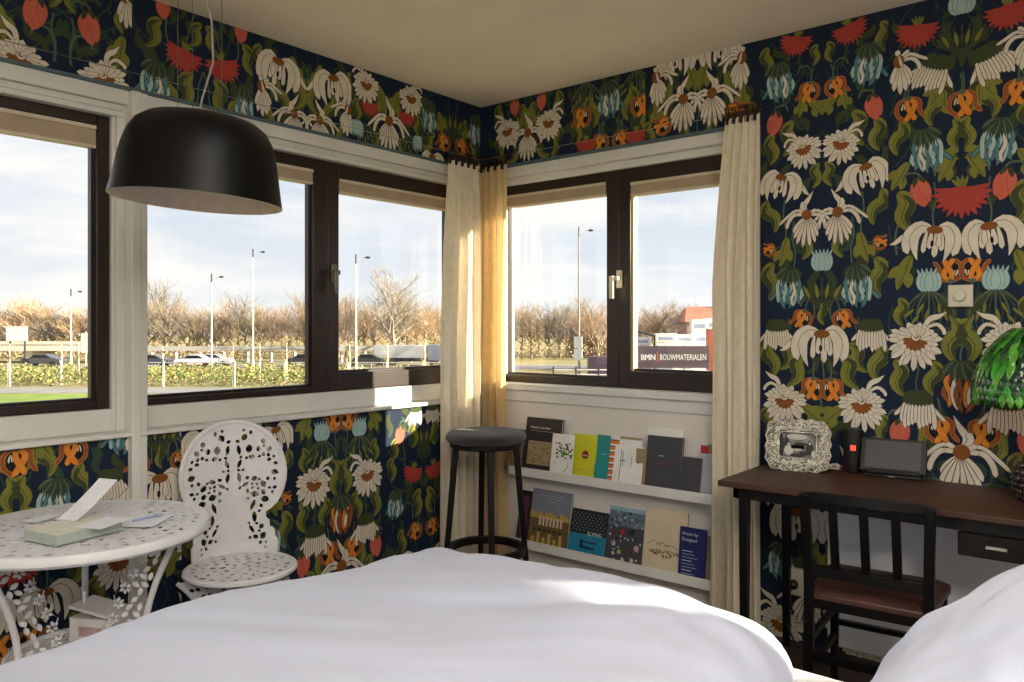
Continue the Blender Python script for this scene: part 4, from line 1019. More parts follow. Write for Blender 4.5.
# speaker with glowing clock digit
sp = on_desk(853, 471)
root = thing('speaker', 'black cylindrical speaker with a small red glowing light on the desk', 'speaker', (sp.x, sp.y, DZ), math.radians(-5))
sh = .172; sr = .036
mb = MB(); mb.lathe([(.001,0),(sr-.002,0),(sr,.004),(sr,sh-.006),(sr-.003,sh),(.001,sh)], (0,0,0), mat('black_speaker_mesh', (10,9,11), .55, var=.2, scale=120, bump=.3, bscale=500), 40); mb.build('speaker_body', root, world=False)
mb = MB()
ca, sa = math.cos(math.radians(-50)), math.sin(math.radians(-50))
dirc = Vector((CAM[0]-sp.x, CAM[1]-sp.y, 0)).normalized(); q0 = math.atan2(dirc.y, dirc.x)+math.radians(5)
for i in range(4):
    qa = q0+(-.26+i*.13); qb = qa+.13; r_ = sr+.0006
    mb.face([(r_*math.cos(qa), r_*math.sin(qa), .088), (r_*math.cos(qb), r_*math.sin(qb), .088), (r_*math.cos(qb), r_*math.sin(qb), .108), (r_*math.cos(qa), r_*math.sin(qa), .108)], mat('red_led', (255,70,50), .4, emit=(255,60,45), estr=1.6))
mb.build('indicator_light', root, world=False)

# tablet on a dock
tb = on_desk(892, 477)
root = thing('tablet_dock', 'black tablet leaning in its dock on the desk between speaker and lamp', 'tablet', (tb.x, tb.y, DZ), math.radians(6))
mb = MB(); mb.box(-.10, .105, -.03, .035, 0, .012, mat('black_plastic', (16,16,18), .45)); mb.box(-.09, .095, -.022, .01, .012, .028, MATS['black_plastic']); mb.build('dock', root, world=False, bevel=.004)
T = Matrix.Translation((0, -.012, .020)) @ Matrix.Rotation(math.radians(-24), 4, 'X')
mb = MB(); mb.box(-.115, .118, 0, .009, 0, .135, MATS['black_plastic'], T); tb_ = mb.build('tablet_body', root, world=False, bevel=.003)
mb = MB(); mb.box(-.098, .098, -.0008, .0, .014, .124, mat('dark_glass_screen', (70,68,72), .5, var=.03), T); mb.build('screen', tb_, world=False)
mb = MB(); mb.box(-.012, .014, -.0308, -.0300, .004, .0075, M_metal); mb.build('maker_mark', root, world=False)

# leaf lamp
gl = Vector((2.690, -.235, DZ))
root = thing('table_lamp', 'table lamp with a shade of glossy green leaves at the right end of the desk', 'lamp', tuple(gl))
M_leafs = [mat('green_leaf_glass_%s' % k, c, .12, coat=.6, var=.25, scale=25, spec=.8) for k, c in (('bright', (52,150,34)), ('mid', (22,106,26)), ('deep', (8,62,22)), ('lime', (92,172,56)))]
SH0, SH1 = 1.098-DZ, 1.335-DZ
def shr(t): return .178*math.sin(PI/2*min(1, .16+t*.95))**.75
mb = MB(); mb.lathe([(shr(t)-.008, SH1-(SH1-SH0)*t) for t in [i/12 for i in range(12)]], (0,0,0), M_leafs[2], 40); mb.build('shade_frame', root, world=False)
rl = random.Random(5); mb = MB()
for row in range(7):
    t = (row+.1)/7; nl = int(8+shr(t)*2*PI/.028)
    for k in range(nl):
        q = 2*PI*(k+.5*(row % 2))/nl; z = SH1-(SH1-SH0)*t; r_ = shr(t)
        t2 = min(1.08, t+.27); r2 = shr(t2)+.006; z2 = SH1-(SH1-SH0)*t2
        er = Vector((math.cos(q), math.sin(q), 0)); et = Vector((-math.sin(q), math.cos(q), 0))
        a = er*r_+Vector((0,0,z)); b = er*r2+Vector((0,0,z2)); nrm = (b-a).cross(et).normalized()*-1
        if nrm.dot(er) < 0: nrm = -nrm
        wd = .0128; V = []; N_ = 7
        for i in range(N_+1):
            s_ = i/N_; c_ = a.lerp(b, s_)+nrm*(.004+.006*math.sin(PI*s_)); w_ = wd*math.sin(PI*min(.985, .10+s_*.885))**.8
            V += [tuple(c_-et*w_), tuple(c_+nrm*.0045), tuple(c_+et*w_)]
        F = []
        for i in range(N_): F += [(i*3, i*3+3, i*3+4, i*3+1), (i*3+1, i*3+4, i*3+5, i*3+2)]
        mb.idx(V, F, rl.choice(M_leafs))
mb.build('shade_leaves', root, world=False, angle=80)
M_cone = mat('dark_brown_carved_base', (40,24,22), .3, var=.4, scale=30, coat=.3)
mb = MB(); mb.lathe([(.001,0),(.05,0),(.056,.02),(.066,.05),(.066,.09),(.052,.125),(.03,.15),(.016,.17),(.001,.175)], (0,0,0), M_cone, 28)
for row in range(7):
    z = .012+row*.021; r_ = (.052,.060,.066,.068,.064,.054,.038)[row]
    for k in range(14): q = 2*PI*(k+.5*(row % 2))/14; mb.ell((r_*math.cos(q), r_*math.sin(q), z), .011, .011, .011, M_cone, 8, 5)
mb.build('lamp_base', root, world=False)
mb = MB(); mb.tube([(0,0,.17),(0,0,SH1-.01)], .006, mat('brass', (190,150,70), .3, 1.0), 10); mb.lathe([(.010,.20),(.022,.205),(.024,.215),(.022,.225),(.010,.23)], (0,0,0), MATS['brass'], 20); mb.build('lamp_stem', root, world=False)
mb = MB(); mb.ell((0,0,SH0+.10), .028, .028, .042, mat('lit_bulb', (255,220,170), .4, emit=(255,190,120), estr=8.0)); mb.build('light_bulb', root, world=False)

# dimmer switch on the wall
sw = ony(961, 296, 0)
root = thing('dimmer_switch', 'square cream dimmer switch with round knob on the flowered wall', 'switch', (sw[0], -.0065, sw[2]))
M_ivory = mat('ivory_plastic', (206,200,184), .4, var=.02)
mb = MB(); mb.box(-.041, .041, -.010, .006, -.041, .041, M_ivory); mb.box(-.036, .036, -.013, -.010, -.036, .036, M_ivory); sp_ = mb.build('switch_plate', root, world=False, bevel=.003)
mb = MB(); mb.lathe([(.021,0),(.021,.012),(.018,.016),(.001,.016)], (0,-.013,0), M_ivory, 28, Matrix.Rotation(PI/2, 4, 'X')); mb.build('switch_knob', sp_, world=False)

# white panel under the desk
mb = MB(); mb.box(1.946, 3.4, -.028, -.006, .03, .592, mat('white_panel_paint', (224,229,238), .45, var=.02))
mb.box(1.946, 1.962, -.034, -.006, .0, .600, M_white); o = mb.build('wall_panel', loc=(2.6,-.03,.0), bevel=.003); tag(o, 'plain white low panel against the wall under the desk', 'panel')
# socket, plug and cable under the desk
skx = ony(793, 585, -.01)
root = thing('wall_socket', 'white wall socket with a black plug behind the desk leg', 'socket', (skx[0]+.02, -.0065, skx[2]-.0))
mb = MB(); mb.box(-.04, .04, -.012, .006, -.04, .075, M_ivory); mb.build('socket_plate', root, world=False, bevel=.003)
mb = MB(); mb.ell((-.01,-.026,.01), .019, .022, .021, M_black); mb.build('plug', root, world=False)
x0, z0 = skx[0]+.01, skx[2]
mb = MB(); mb.tube([(x0,-.05,z0),(x0-.02,-.08,z0-.04),(x0-.03,-.07,.22),(x0-.01,-.09,.10),(x0+.04,-.12,.03),(x0+.12,-.16,.006),(x0+.22,-.18,.006)], .0035, M_black, 7)
tag(mb.build('power_cable', loc=(x0,-.08,.0)), 'black power cable hanging from the socket to the floor by the desk leg', 'cable')

# ================================================================== BED
M_duvet = mat('white_duvet_cotton', (190,197,220), .8, var=.02, scale=4, bump=.10, bscale=14, sheen=.2)
M_sheet = mat('white_sheet', (206,206,208), .85, var=.02)
root = thing('bed', 'double bed mattress with white fitted sheet in front of the desk', 'bed', (2.15, -2.45, 0))
mb = MB(); mb.box(1.26, 3.30, -3.30, -1.62, .06, .26, mat('bed_base_cloth', (150,146,142), .9)); mb.box(3.30, 3.36, -3.32, -1.60, .0, 1.0, mat('bed_base_cloth', (150,146,142), .9)); mb.build('bed_base', root, bevel=.01)
for x in (1.35, 3.2):
    for y in (-3.2, -1.72):
        mb = MB(); mb.box(x-.025, x+.025, y-.025, y+.025, 0, .06, M_black); mb.build('leg', root)
mb = MB(); mb.box(1.24, 3.30, -3.32, -1.50, .26, .55, M_sheet); mt = mb.build('mattress', root, bevel=.05)
mt.modifiers['bevel'].segments = 5
def fbm(x, y, s=1.0, seed=0.0):
    return noise.noise(Vector((x*s+seed, y*s+seed*1.7, seed)))
def drape(name, label, cat, x0, x1, y0, y1, ztop, rad, hang, m, wr=1.0, res=.022, foot=None, thick=.0):
    Hx = []; 
    ext = rad*PI/2+hang
    def axis(a, b):
        n = int((b-a+2*ext)/res); return [a-ext+(b-a+2*ext)*i/n for i in range(n+1)]
    xs, ys = axis(x0, x1), axis(y0, y1); V = []
    for sy in ys:
        for sx in xs:
            ex = max(0, x0-sx)*-1 + max(0, sx-x1); ey = max(0, y0-sy)*-1 + max(0, sy-y1)
            bx_, by_ = min(max(sx, x0), x1), min(max(sy, y0), y1); e = math.hypot(ex, ey); e = min(e, ext*1.0)
            if e > 0:
                dx, dy = ex/math.hypot(ex, ey), ey/math.hypot(ex, ey)
                if e < rad*PI/2: o_ = rad*math.sin(e/rad); dr_ = rad*(1-math.cos(e/rad))
                else: o_ = rad+.02*math.sin((bx_+by_)*14)*min(1, (e-rad*PI/2)*6); dr_ = rad+(e-rad*PI/2)
            else: dx = dy = o_ = dr_ = 0
            zz = ztop(bx_+dx*o_*.5, by_+dy*o_*.5) if callable(ztop) else ztop
            V.append((bx_+dx*o_, by_+dy*o_, max(.03, zz-dr_)))
    nx = len(xs); F = [(j*nx+i, j*nx+i+1, (j+1)*nx+i+1, (j+1)*nx+i) for j in range(len(ys)-1) for i in range(nx-1)]
    mb = MB(); mb.idx(V, F, m); o = mb.build(name, loc=((x0+x1)/2, (y0+y1)/2, 0), angle=180)
    tag(o, label, cat); return o
def dz_(x, y):
    base = .674+.018*min(1, max(0, (-y-1.9)/1.1))-.016*max(0, 1-math.hypot(x-1.27, y+1.63)/.5)-.016*max(0, 1-math.hypot(x-1.25, y+1.95)/.4)+.012*max(0, 1-abs(x-2.0)/.5)*max(0, 1-abs(y+1.66)/.4)
    # broad soft bulges and long shallow folds running to the foot corner
    u = x*.80+y*.60; v = -x*.60+y*.80
    z = base+.024*fbm(x, y, 1.6, 3.1)+.020*fbm(u*.8, v*3.0, 1.5, 7.7)+.008*fbm(u*1.1, v*7, 1.3, 2.2)+.004*fbm(u*2, v*16, 1.4, 4.4)
    z += .004*fbm(x, y, 9, 5.5)
    # crinkles towards the head end edge by the desk
    k = max(0, (x-1.75)/.5)*max(0, 1-abs(y+1.72)/.35); z += .016*k*fbm(x*7, y*11, 1.4, 9.1)
    # dent towards the mattress where the cover ends
    z -= .05*max(0, (x-2.1)/.3)**2*max(0, 1-abs(y+1.6)/.5)
    return z
drape('duvet', 'thick white duvet spread over the foot of the bed', 'duvet', 1.27, 2.24, -3.25, -1.63, dz_, .135, .30, M_duvet)
# pillow
def pillow(label, c, L, Wd, Hh, rot, seed):
    n = 44; V = []; F = []
    for sgn in (1, -1):
        for j in range(n+1):
            for i in range(n+1):
                u = -1+2*i/n; v = -1+2*j/n
                h = (max(0, 1-abs(u)**3.2)*max(0, 1-abs(v)**3.2))**.55
                pin = 1-.07*(1-abs(v)**2)*abs(u)**4; pin2 = 1-.07*(1-abs(u)**2)*abs(v)**4
                w = .012*fbm(u*2.2, v*2.2, 1.2, seed)*h + .006*fbm(u*6, v*6, 1, seed+3)*h
                V.append((u*L/2*pin, v*Wd/2*pin2, sgn*(h*Hh/2)+w))
    N2 = (n+1)**2
    for j in range(n):
        for i in range(n):
            a = j*(n+1)+i; F.append((a, a+1, a+n+2, a+n+1)); F.append((N2+a, N2+a+n+1, N2+a+n+2, N2+a+1))
    mb = MB(); mb.idx(V, F, M_duvet); o = mb.build('pillow', angle=180)
    bm = bmesh.new(); bm.from_mesh(o.data); bmesh.ops.remove_doubles(bm, verts=bm.verts, dist=.0005); bm.to_mesh(o.data); bm.free()
    o.location = c; o.rotation_euler = rot; tag(o, label, 'pillow'); return o
pillow('white pillow propped at the head of the bed, nearest the desk', (2.87, -1.90, .80), .70, .80, .26, (0, math.radians(-38), math.radians(4)), 1.0)
# ================================================================== OUTSIDE
GZ = -3.0
M_grass = mat('lawn_grass', (140,162,56), .95, var=.2, scale=.6, alt=(112,136,48))
M_road = mat('asphalt', (150,146,144), .9, var=.08, scale=.5)
M_verge = mat('dry_verge', (176,158,110), .95, var=.2, scale=.3, alt=(130,126,70))
M_lamp = mat('pale_lamp_post', (226,220,210), .5, var=.04)
M_dark = mat('dark_grey_paint', (50,50,54), .5)
mb = MB(); mb.box(-420, 200, -300, 420, GZ-.5, GZ, M_verge); struct('ground', mb)
def strip_across(d0, d1, pxa, pxb, m, name, z):
    mb = MB(); a = far(pxa, d0, z); b = far(pxb, d0, z); c_ = far(pxb, d1, z); d_ = far(pxa, d1, z)
    lo = [(p[0], p[1], GZ-.1) for p in (a, b, c_, d_)]
    mb.idx([a, b, c_, d_]+lo, [(0,1,2,3),(4,7,6,5),(0,4,5,1),(1,5,6,2),(2,6,7,3),(3,7,4,0)], m); return struct(name, mb)
strip_across(20, 51.5, -600, 470, M_grass, 'lawn', GZ+.02)
strip_across(52, 56.5, -600, 300, M_road, 'road', GZ+.05)
strip_across(82, 92, -700, 1100, M_road, 'road', GZ+.06)
strip_across(60, 68, 500, 1100, M_road, 'road', GZ+.06)
# shrubbery: loose mass of small leaves (uncountable)
def brush(name, label, d0, d1, pxa, pxb, n, hmax, size, mats, seed, z0=GZ):
    r = random.Random(seed); mb = MB()
    for i in range(n):
        px = r.uniform(pxa, pxb); d = r.uniform(d0, d1); hh = hmax*(.45+.55*abs(fbm(px*.05, d*.2, 1, seed))*1.6); p = Vector(far(px, d, z0+hh*r.random()**.7))
        s = size*r.uniform(.5, 1.3); a = Vector((r.uniform(-1,1), r.uniform(-1,1), r.uniform(-.3,1))).normalized()*s; b = Vector((r.uniform(-1,1), r.uniform(-1,1), r.uniform(-1,1))).normalized()*s*.6
        mb.face([p-a*.5, p+b*.5, p+a*.5, p-b*.5], r.choice(mats))
    o = mb.build(name, loc=far((pxa+pxb)/2, (d0+d1)/2, z0), smooth=False); tag(o, label, 'shrubs', kind='stuff'); return o
g1 = mat('shrub_green', (98,116,62), .9, var=.2, scale=1); g2 = mat('shrub_yellow', (150,148,84), .9, var=.2, scale=1); g3 = mat('shrub_straw', (170,150,110), .9); g4 = mat('twig_brown', (150,130,106), .9); g5 = mat('twig_orange', (176,148,114), .9)
brush('shrubbery', 'low green and yellow shrubs on the slope behind the lawn', 58, 74, -200, 345, 16000, 1.5, .28, [g1, g1, g2, g2, g3], 2)
brush('roadside_brush', 'dry yellowish growth along the road behind the shrubs', 76, 81, -300, 470, 4000, .9, .35, [g3, g2, g4], 5)
brush('woodland_undergrowth', 'brown tangled undergrowth below the bare trees', 106, 118, -400, 1150, 16000, 3.4, .42, [g4, g5, g4, g3], 8)

# bare winter trees
barks = [mat('winter_bark_%s' % k, c, .9, var=.1, scale=1) for k, c in (('orange', (196,166,132)), ('brown', (164,144,120)), ('grey', (150,140,124)))]
def tree_mesh(seed, H, spread, m, wide=1.0, nb=9):
    r = random.Random(seed); mb = MB()
    def seg(a, b, ra, rb_, n=4):
        mb.tube([a, b], [ra, rb_], m, n, caps=False)
    def grow(p, d, L, rad, lev):
        k = 3 if lev < 2 else 2; q = p; dd = d
        for i in range(k):
            dd = (dd+Vector((r.uniform(-1,1), r.uniform(-1,1), r.uniform(-.2,.7)))*.16).normalized(); q2 = q+dd*L/k
            seg(q, q2, rad*(1-.3*i/k), rad*(1-.3*(i+1)/k), 4 if lev < 2 else 3)
            if lev < 4:
                for j in range(2 if lev else 3):
                    a = Vector((r.uniform(-1,1), r.uniform(-1,1), r.uniform(-.1,.8))).normalized()
                    nd = (dd*.75+a*spread).normalized(); grow(q2, nd, L*r.uniform(.55,.75), rad*.5, lev+1)
            q = q2
    th = H*.22
    seg(Vector((0,0,-.3)), Vector((0,0,th)), H*.022, H*.018, 6)
    grow(Vector((0,0,th)), Vector((0,0,1)), H*.36, H*.016, 0)
    for _ in range(3): 
        a = Vector((r.uniform(-1,1), r.uniform(-1,1), .8)).normalized(); grow(Vector((0,0,th)), a, H*.28, H*.011, 1)
    me = mb.build('bare_tree', smooth=False); return me
protos = [tree_mesh(11, 11, .75, barks[0]), tree_mesh(12, 12, .7, barks[1]), tree_mesh(13, 10, .85, barks[2])]
used = set()
def put_tree(px, d, H, v, label, group, wide=1.0):
    p = protos[v]
    o = p if v not in used else p.copy()
    if v in used: COL.objects.link(o)
    used.add(v); base = (11, 12, 10)[v]; s = H/base
    o.location = far(px, d, GZ); o.scale = (s*wide, s*wide, s); o.rotation_euler = (0, 0, px*1.7+d); tag(o, label, 'tree', group)
rt = random.Random(31)
put_tree(394, 98, 11.5, 2, 'tallest bare spreading tree seen through the left casement', None, 1.3)
put_tree(166, 135, 12.5, 2, 'pale bare tree standing above the others behind the fixed window', None, 1.1)
put_tree(346, 100, 8.2, 1, 'darker bare tree just left of the tallest tree', None, 1.2)
put_tree(598, 84, 7.6, 1, 'bare tree beside the tall street lamp in the right window', None, 1.2)
put_tree(305, 115, 10, 1, 'bare tree close behind the dark mullion of the left wall', None, 1.0)
i = 0
px = -60
while px < 460:
    d = rt.choice((112, 124, 138)); put_tree(px, d, rt.uniform(6.6, 9.2), rt.randrange(3), 'bare orange brown winter tree in the wood beyond the road', 'winter trees seen through the left wall windows', rt.uniform(1.1, 1.5)); px += rt.uniform(6.5, 10.5)
px = 505
while px < 740:
    d = rt.choice((116, 128, 140)); put_tree(px, d, rt.uniform(6.6, 8.2), rt.randrange(3), 'bare winter tree in the row beyond the builders yard', 'winter trees seen through the shelf wall window', rt.uniform(1.2, 1.7)); px += rt.uniform(7, 11)

# street lamps
def street_lamp(px, d, ztop, label, side=1, sign=False):
    b = far(px, d, GZ); root = thing('street_lamp', label, 'street lamp', b, TH)
    H = ztop-GZ
    mb = MB(); mb.tube([(0,0,0),(0,0,1.2),(0,0,1.25),(0,0,H)], [.13,.13,.09,.06], M_lamp if not sign else mat('grey_lamp_post', (150,146,142), .5), 8); mb.build('pole', root, world=False)
    mb = MB(); L = .85; mb.tube([(0,0,H-.15),(side*L*.5,0,H-.02),(side*L,0,H+.06)], .04, M_lamp, 6); mb.tube([(0,0,H-.5),(0,0,H+.35)], .07, M_dark, 6); mb.build('arm', root, world=False)
    mb = MB(); mb.ell((side*(1.0),0,H+.05), .24, .14, .10, M_dark, 12, 6); mb.build('lamp_head', root, world=False)
    return root
street_lamp(211.5, 78, 6.45, 'shorter white street lamp left of the tallest one, behind the fixed window')
street_lamp(253, 79, 9.05, 'tall white street lamp near the middle of the fixed window')
street_lamp(356, 66, 7.3, 'pale street lamp seen through the left casement window')
street_lamp(71, 86, 5.35, 'white street lamp in the leftmost window by the overpass')
root = street_lamp(579, 66, 9.6, 'grey street lamp with two white signs in the shelf wall window', sign=True)
for z in (-1.35, -.30):
    mb = MB(); mb.box(-.42, .42, -.16, -.12, z-.02, z+.95, mat('white_sign_board', (235,232,226), .5), Matrix.Identity(4))
    mb.v = [(a+root.location.x, b+root.location.y, c) for a, b, c in mb.v]; o = mb.build('sign_board', root)
    
# young staked trees
root = thing('sapling', 'young thin tree tied to a pale stake on the verge', 'tree', far(163, 58, GZ), 0, 'saplings along the road')
mb = MB(); mb.tube([(0,0,0),(.02,0,3.2)], [.045,.02], M_lamp, 6)
r = random.Random(2)
for i in range(12): a = r.uniform(0, 6.28); z = r.uniform(1.6, 3.1); mb.tube([(0,0,z),(.5*math.cos(a),.5*math.sin(a),z+.55)], [.018,.006], g3, 3, caps=False)
mb.build('trunk', root, world=False)
mb = MB(); mb.tube([(.15,0,0),(.15,0,1.9)], .04, M_lamp, 6); mb.build('stake', root, world=False)
for px, d in ((233, 58), (287, 62), (62, 60), (79, 63), (10, 58), (350, 56), (388, 58), (425, 60), (260, 66), (136, 62)):
    c = copy_tree(root); c.location = far(px, d, GZ); c.rotation_euler = (0, 0, px)

# overpass and sign gantry on the left
root = thing('overpass', 'white concrete road overpass in the leftmost window', 'bridge', far(20, 97, GZ), TH)
M_conc = mat('pale_concrete', (222,214,200), .8, var=.05, scale=.4)
mb = MB(); mb.box(-22, 9.2, 0, 6, 1.55, 2.35, M_conc); mb.build('bridge_deck', root, world=False)
mb = MB(); mb.box(-22, 9.2, -.1, .05, 2.35, 2.75, M_conc); mb.build('parapet', root, world=False)
for x in (-12, .6, 8.6):
    mb = MB(); mb.box(x-.5, x+.5, .6, 5.4, 0, 1.6, M_conc); mb.build('pier', root, world=False)
root = thing('road_sign', 'large white road sign board standing above the overpass', 'road sign', far(17, 95.5, GZ), TH)
mb = MB(); mb.box(-1.3, 1.3, -.1, .05, 2.8, 4.6, MATS['white_sign_board']); mb.build('sign_board', root, world=False)
mb = MB(); mb.tube([(-.9,.1,0),(-.9,.1,4.5)], .1, M_dark, 6); mb.tube([(.9,.1,0),(.9,.1,4.5)], .1, M_dark, 6); mb.build('sign_posts', root, world=False)
root = thing('road_sign', 'pair of small white traffic signs on a post by the first mullion', 'road sign', far(86, 78, GZ), TH)
for z in (1.9, 3.0):
    mb = MB(); mb.box(-.45, .45, -.1, -.05, z, z+.85, MATS['white_sign_board']); mb.build('sign_board', root, world=False)
mb = MB(); mb.tube([(0,0,0),(0,0,4)], .06, M_lamp, 6); mb.build('post', root, world=False)

# barrier along the far road
a = far(140, 97, GZ); b = far(445, 100, GZ)
mb = MB(); va, vb = Vector(a), Vector(b)
mb.bar(va+Vector((0,0,1.5)), vb+Vector((0,0,1.5)), .25, 1.0, mat('road_barrier_grey', (170,166,164), .7), up=(0,0,1)) if False else None
dv = (vb-va); 
mb.idx([tuple(va+Vector((0,0,1.55))), tuple(vb+Vector((0,0,1.55))), tuple(vb+Vector((0,0,2.1))), tuple(va+Vector((0,0,2.1))),
        tuple(va+Vector((-.5,.5,1.55))), tuple(vb+Vector((-.5,.5,1.55))), tuple(vb+Vector((-.5,.5,2.1))), tuple(va+Vector((-.5,.5,2.1)))],
       [(0,1,2,3),(5,4,7,6),(3,2,6,7),(0,4,5,1),(1,5,6,2),(0,3,7,4)], mat('road_barrier_grey', (170,166,164), .7))
for i in range(13):
    p = va.lerp(vb, (i+.5)/13); mb.box(p.x-.15, p.x+.15, p.y-.15, p.y+.15, GZ, GZ+4.4-3.0, MATS['road_barrier_grey'])
tag(mb.build('road_barrier', loc=a), 'long pale grey road barrier in front of the wood', 'barrier')
a = far(140, 80.5, GZ); b = far(440, 80.5, GZ); va, vb = Vector(a), Vector(b)
mb = MB(); mb.tube([va+Vector((0,0,.8)), vb+Vector((0,0,.8))], .07, MATS['road_barrier_grey'], 6)
for i in range(24): p = va.lerp(vb, (i+.5)/24); mb.tube([p, p+Vector((0,0,.8))], .04, MATS['road_barrier_grey'], 5)
tag(mb.build('guard_rail', loc=a), 'low metal guard rail along the near side of the far road', 'guard rail')

# cars
def car(px, d, rgb, label, rz, name):
    root = thing('car', label, 'car', far(px, d, GZ+.06), rz)
    mc = mat('car_paint_'+name, rgb, .25, coat=.5)
    prof = [(-2.1,.35),(-2.15,.75),(-1.95,.92),(-1.2,.98),(-.65,1.38),(.55,1.40),(1.25,1.0),(2.0,.88),(2.15,.6),(2.1,.3)]
    def pr(pts, w, m):
        mb = MB(); n = len(pts); V = [(x, -w, z) for x, z in pts]+[(x, w, z) for x, z in pts]
        mb.idx(V, [tuple(range(n)), tuple(range(2*n-1, n-1, -1))]+[(i, i+n, (i+1) % n+n, (i+1) % n) for i in range(n)], m); return mb
    cb_ = pr(prof, .85, mc).build('car_body', root, world=False, bevel=.04)
    pr([(-1.1,.98),(-.62,1.33),(.50,1.34),(1.1,1.0)], .86, mat('dark_car_glass', (30,34,40), .1)).build('car_windows', cb_, world=False)
    for x in (-1.35, 1.35):
        for y in (-.78, .78):
            mb = MB(); mb.lathe([(.001,-.1),(.32,-.1),(.32,.1),(.001,.1)], (x, y, .32), mat('tyre_black', (24,24,25), .8), 16, Matrix.Rotation(PI/2, 4, 'X')); mb.build('wheel', root, world=False)
for px, d, rgb, lab, nm in ((152, 86, (60,66,86), 'dark blue car at the left edge of the fixed window', 'blue'), (196, 86, (226,226,228), 'white car left of the shorter street lamp', 'white'),
                            (213, 88, (170,172,178), 'silver car just behind the white car', 'silver'), (44, 88, (70,72,80), 'dark grey car under the overpass', 'grey'),
                            (305, 88, (44,46,52), 'black car near the mullion of the left wall', 'black'), (368, 88, (50,52,58), 'dark car behind the pale street lamp', 'charcoal')):
    car(px, d, rgb, lab, TH+.05, nm)
root = thing('lorry', 'white lorry behind the tallest bare tree in the left casement', 'lorry', far(408, 90, GZ+.06), TH)
mb = MB(); mb.box(-3.8, 2.2, -1.2, 1.2, .9, 2.35, mat('lorry_white', (186,186,186), .5)); mb.build('cargo_box', root, world=False, bevel=.05)
mb = MB(); mb.box(2.4, 4.0, -1.15, 1.15, .6, 2.4, mat('lorry_cab_blue', (120,130,150), .4)); mb.box(3.4, 4.02, -1.0, 1.0, 1.4, 2.2, MATS['dark_car_glass']); mb.build('cab', root, world=False, bevel=.05)
mb = MB(); mb.box(-3.8, 3.6, -.9, .9, .5, .9, M_dark); mb.build('chassis', root, world=False)
for x in (-2.8, -1.7, 3.0):
    for y in (-1.0, 1.0):
        mb = MB(); mb.lathe([(.001,-.12),(.45,-.12),(.45,.12),(.001,.12)], (x, y, .45), MATS['tyre_black'], 16, Matrix.Rotation(PI/2, 4, 'X')); mb.build('wheel', root, world=False)

# builders merchant yard seen through the right window
def S(px, py, d): return CZ-(py-HY)*d/FPX
bn = far(671, 70, GZ)
root = thing('banner_sign', 'long dark purple banner with white lettering on the yard fence', 'sign', bn, TH)
w2 = 3.45; zt_, zb_ = S(0, 346, 70)-GZ, S(0, 368, 70)-GZ
mb = MB(); mb.box(-w2, w2, -.04, .04, zb_, zt_, mat('banner_plum', (74,60,70), .6, var=.04))
def btxt(s, x, z, wd, m):
    vs, fs = text_polys(s, 1.0); k_ = wd/(max(a for a, b in vs)-min(a for a, b in vs)); vs = [(a*k_, b*max(k_, .76)) for a, b in vs]; o = x-min(a for a, b in vs); mb.idx([(a+o, -.045, b+z) for a, b in vs], fs, m)
zc = (zt_+zb_)/2
btxt('BMN', -w2+.75, zc-.05, 1.25, k_white); btxt('BMN', -w2+.79, zc-.05, 1.25, k_white)
btxt('BOUWMATERIALEN', -w2+2.45, zc-.05, 4.15, k_white)
mb.box(-w2+2.20, -w2+2.25, -.05, -.04, zc-.5, zc+.45, k_orange); mb.box(-w2+.25, -w2+.42, -.05, -.04, zc-.6, zc+.5, k_orange); mb.box(-w2+.42, -w2+.47, -.05, -.04, zc-.6, zc+.5, k_white)
mb.build('banner', root, world=False)
mb = MB()
for x in (-w2, -1.2, 1.2, w2): mb.tube([(x,.1,0),(x,.1,zt_+.1)], .05, M_dark, 6)
mb.tube([(-w2,.1,zb_-.25),(w2,.1,zb_-.25)], .04, M_lamp, 6); mb.build('fence_frame', root, world=False)
M_pal = mat('white_wrapped_pallet', (226,222,222), .5, var=.08, scale=2); M_pb = mat('pallet_print', (150,160,190), .6)
def pallet(px, d, w, h, label, z0=0.0, group=None, rows=4):
    root = thing('pallet_stack', label, 'pallet', far(px, d, GZ+z0), TH, group)
    mb = MB()
    for k in range(rows): mb.box(-w/2+.02*(k % 2), w/2-.02*(k % 2), -.5, .5, h*k/rows, h*(k+1)/rows-.03, M_pal)
    wb_ = mb.build('wrapped_bricks', root, world=False, bevel=.03)
    mb = MB()
    for k in range(rows): mb.box(-w*.3, w*.3, -.52, -.5, h*(k+.3)/rows, h*(k+.6)/rows, M_pb)
    mb.build('printed_label', wb_, world=False)
z_ = lambda py, d: S(0, py, d)-GZ
for px, d, w, pt, lab in ((665, 78, 2.2, 333, 'low white wrapped pallet stack just above the left of the banner'), (684, 79, 2.0, 334, 'low white wrapped pallet stack above the middle of the banner'), (699, 80, 1.8, 319, 'tall white wrapped pallet stack behind the banner'),
                     (712, 84, 1.9, 318, 'white wrapped pallet stack beside the curtain edge'), (642, 82, 1.8, 337, 'wrapped pallet stack near the right casement frame')):
    pallet(px, d, w, z_(pt, d), lab)
root = thing('container', 'orange metal container beside the wrapped pallets at the curtain edge', 'container', far(715, 74, GZ), TH)
M_cont = mat('orange_container', (176,74,42), .5, var=.05)
mb = MB()
for k in range(6): mb.box(-.6+.2*k, -.42+.2*k, -.06, 1.0, .1, z_(330, 74), M_cont)
mb.box(-.62, .62, -.02, 1.0, 0, z_(329, 74), M_cont); mb.build('container_body', root, world=False)
root = thing('house', 'brick house with red tiled roof behind the pallets', 'house', far(715, 112, GZ), TH)
M_roof = mat('red_roof_tiles', (188,122,94), .8, var=.12, scale=2); M_brick = mat('brick_wall', (168,134,112), .85, var=.1, scale=2)
mb = MB(); mb.box(-4, 6, 0, 7, 0, z_(320, 112), M_brick); mb.build('house_wall', root, world=False)
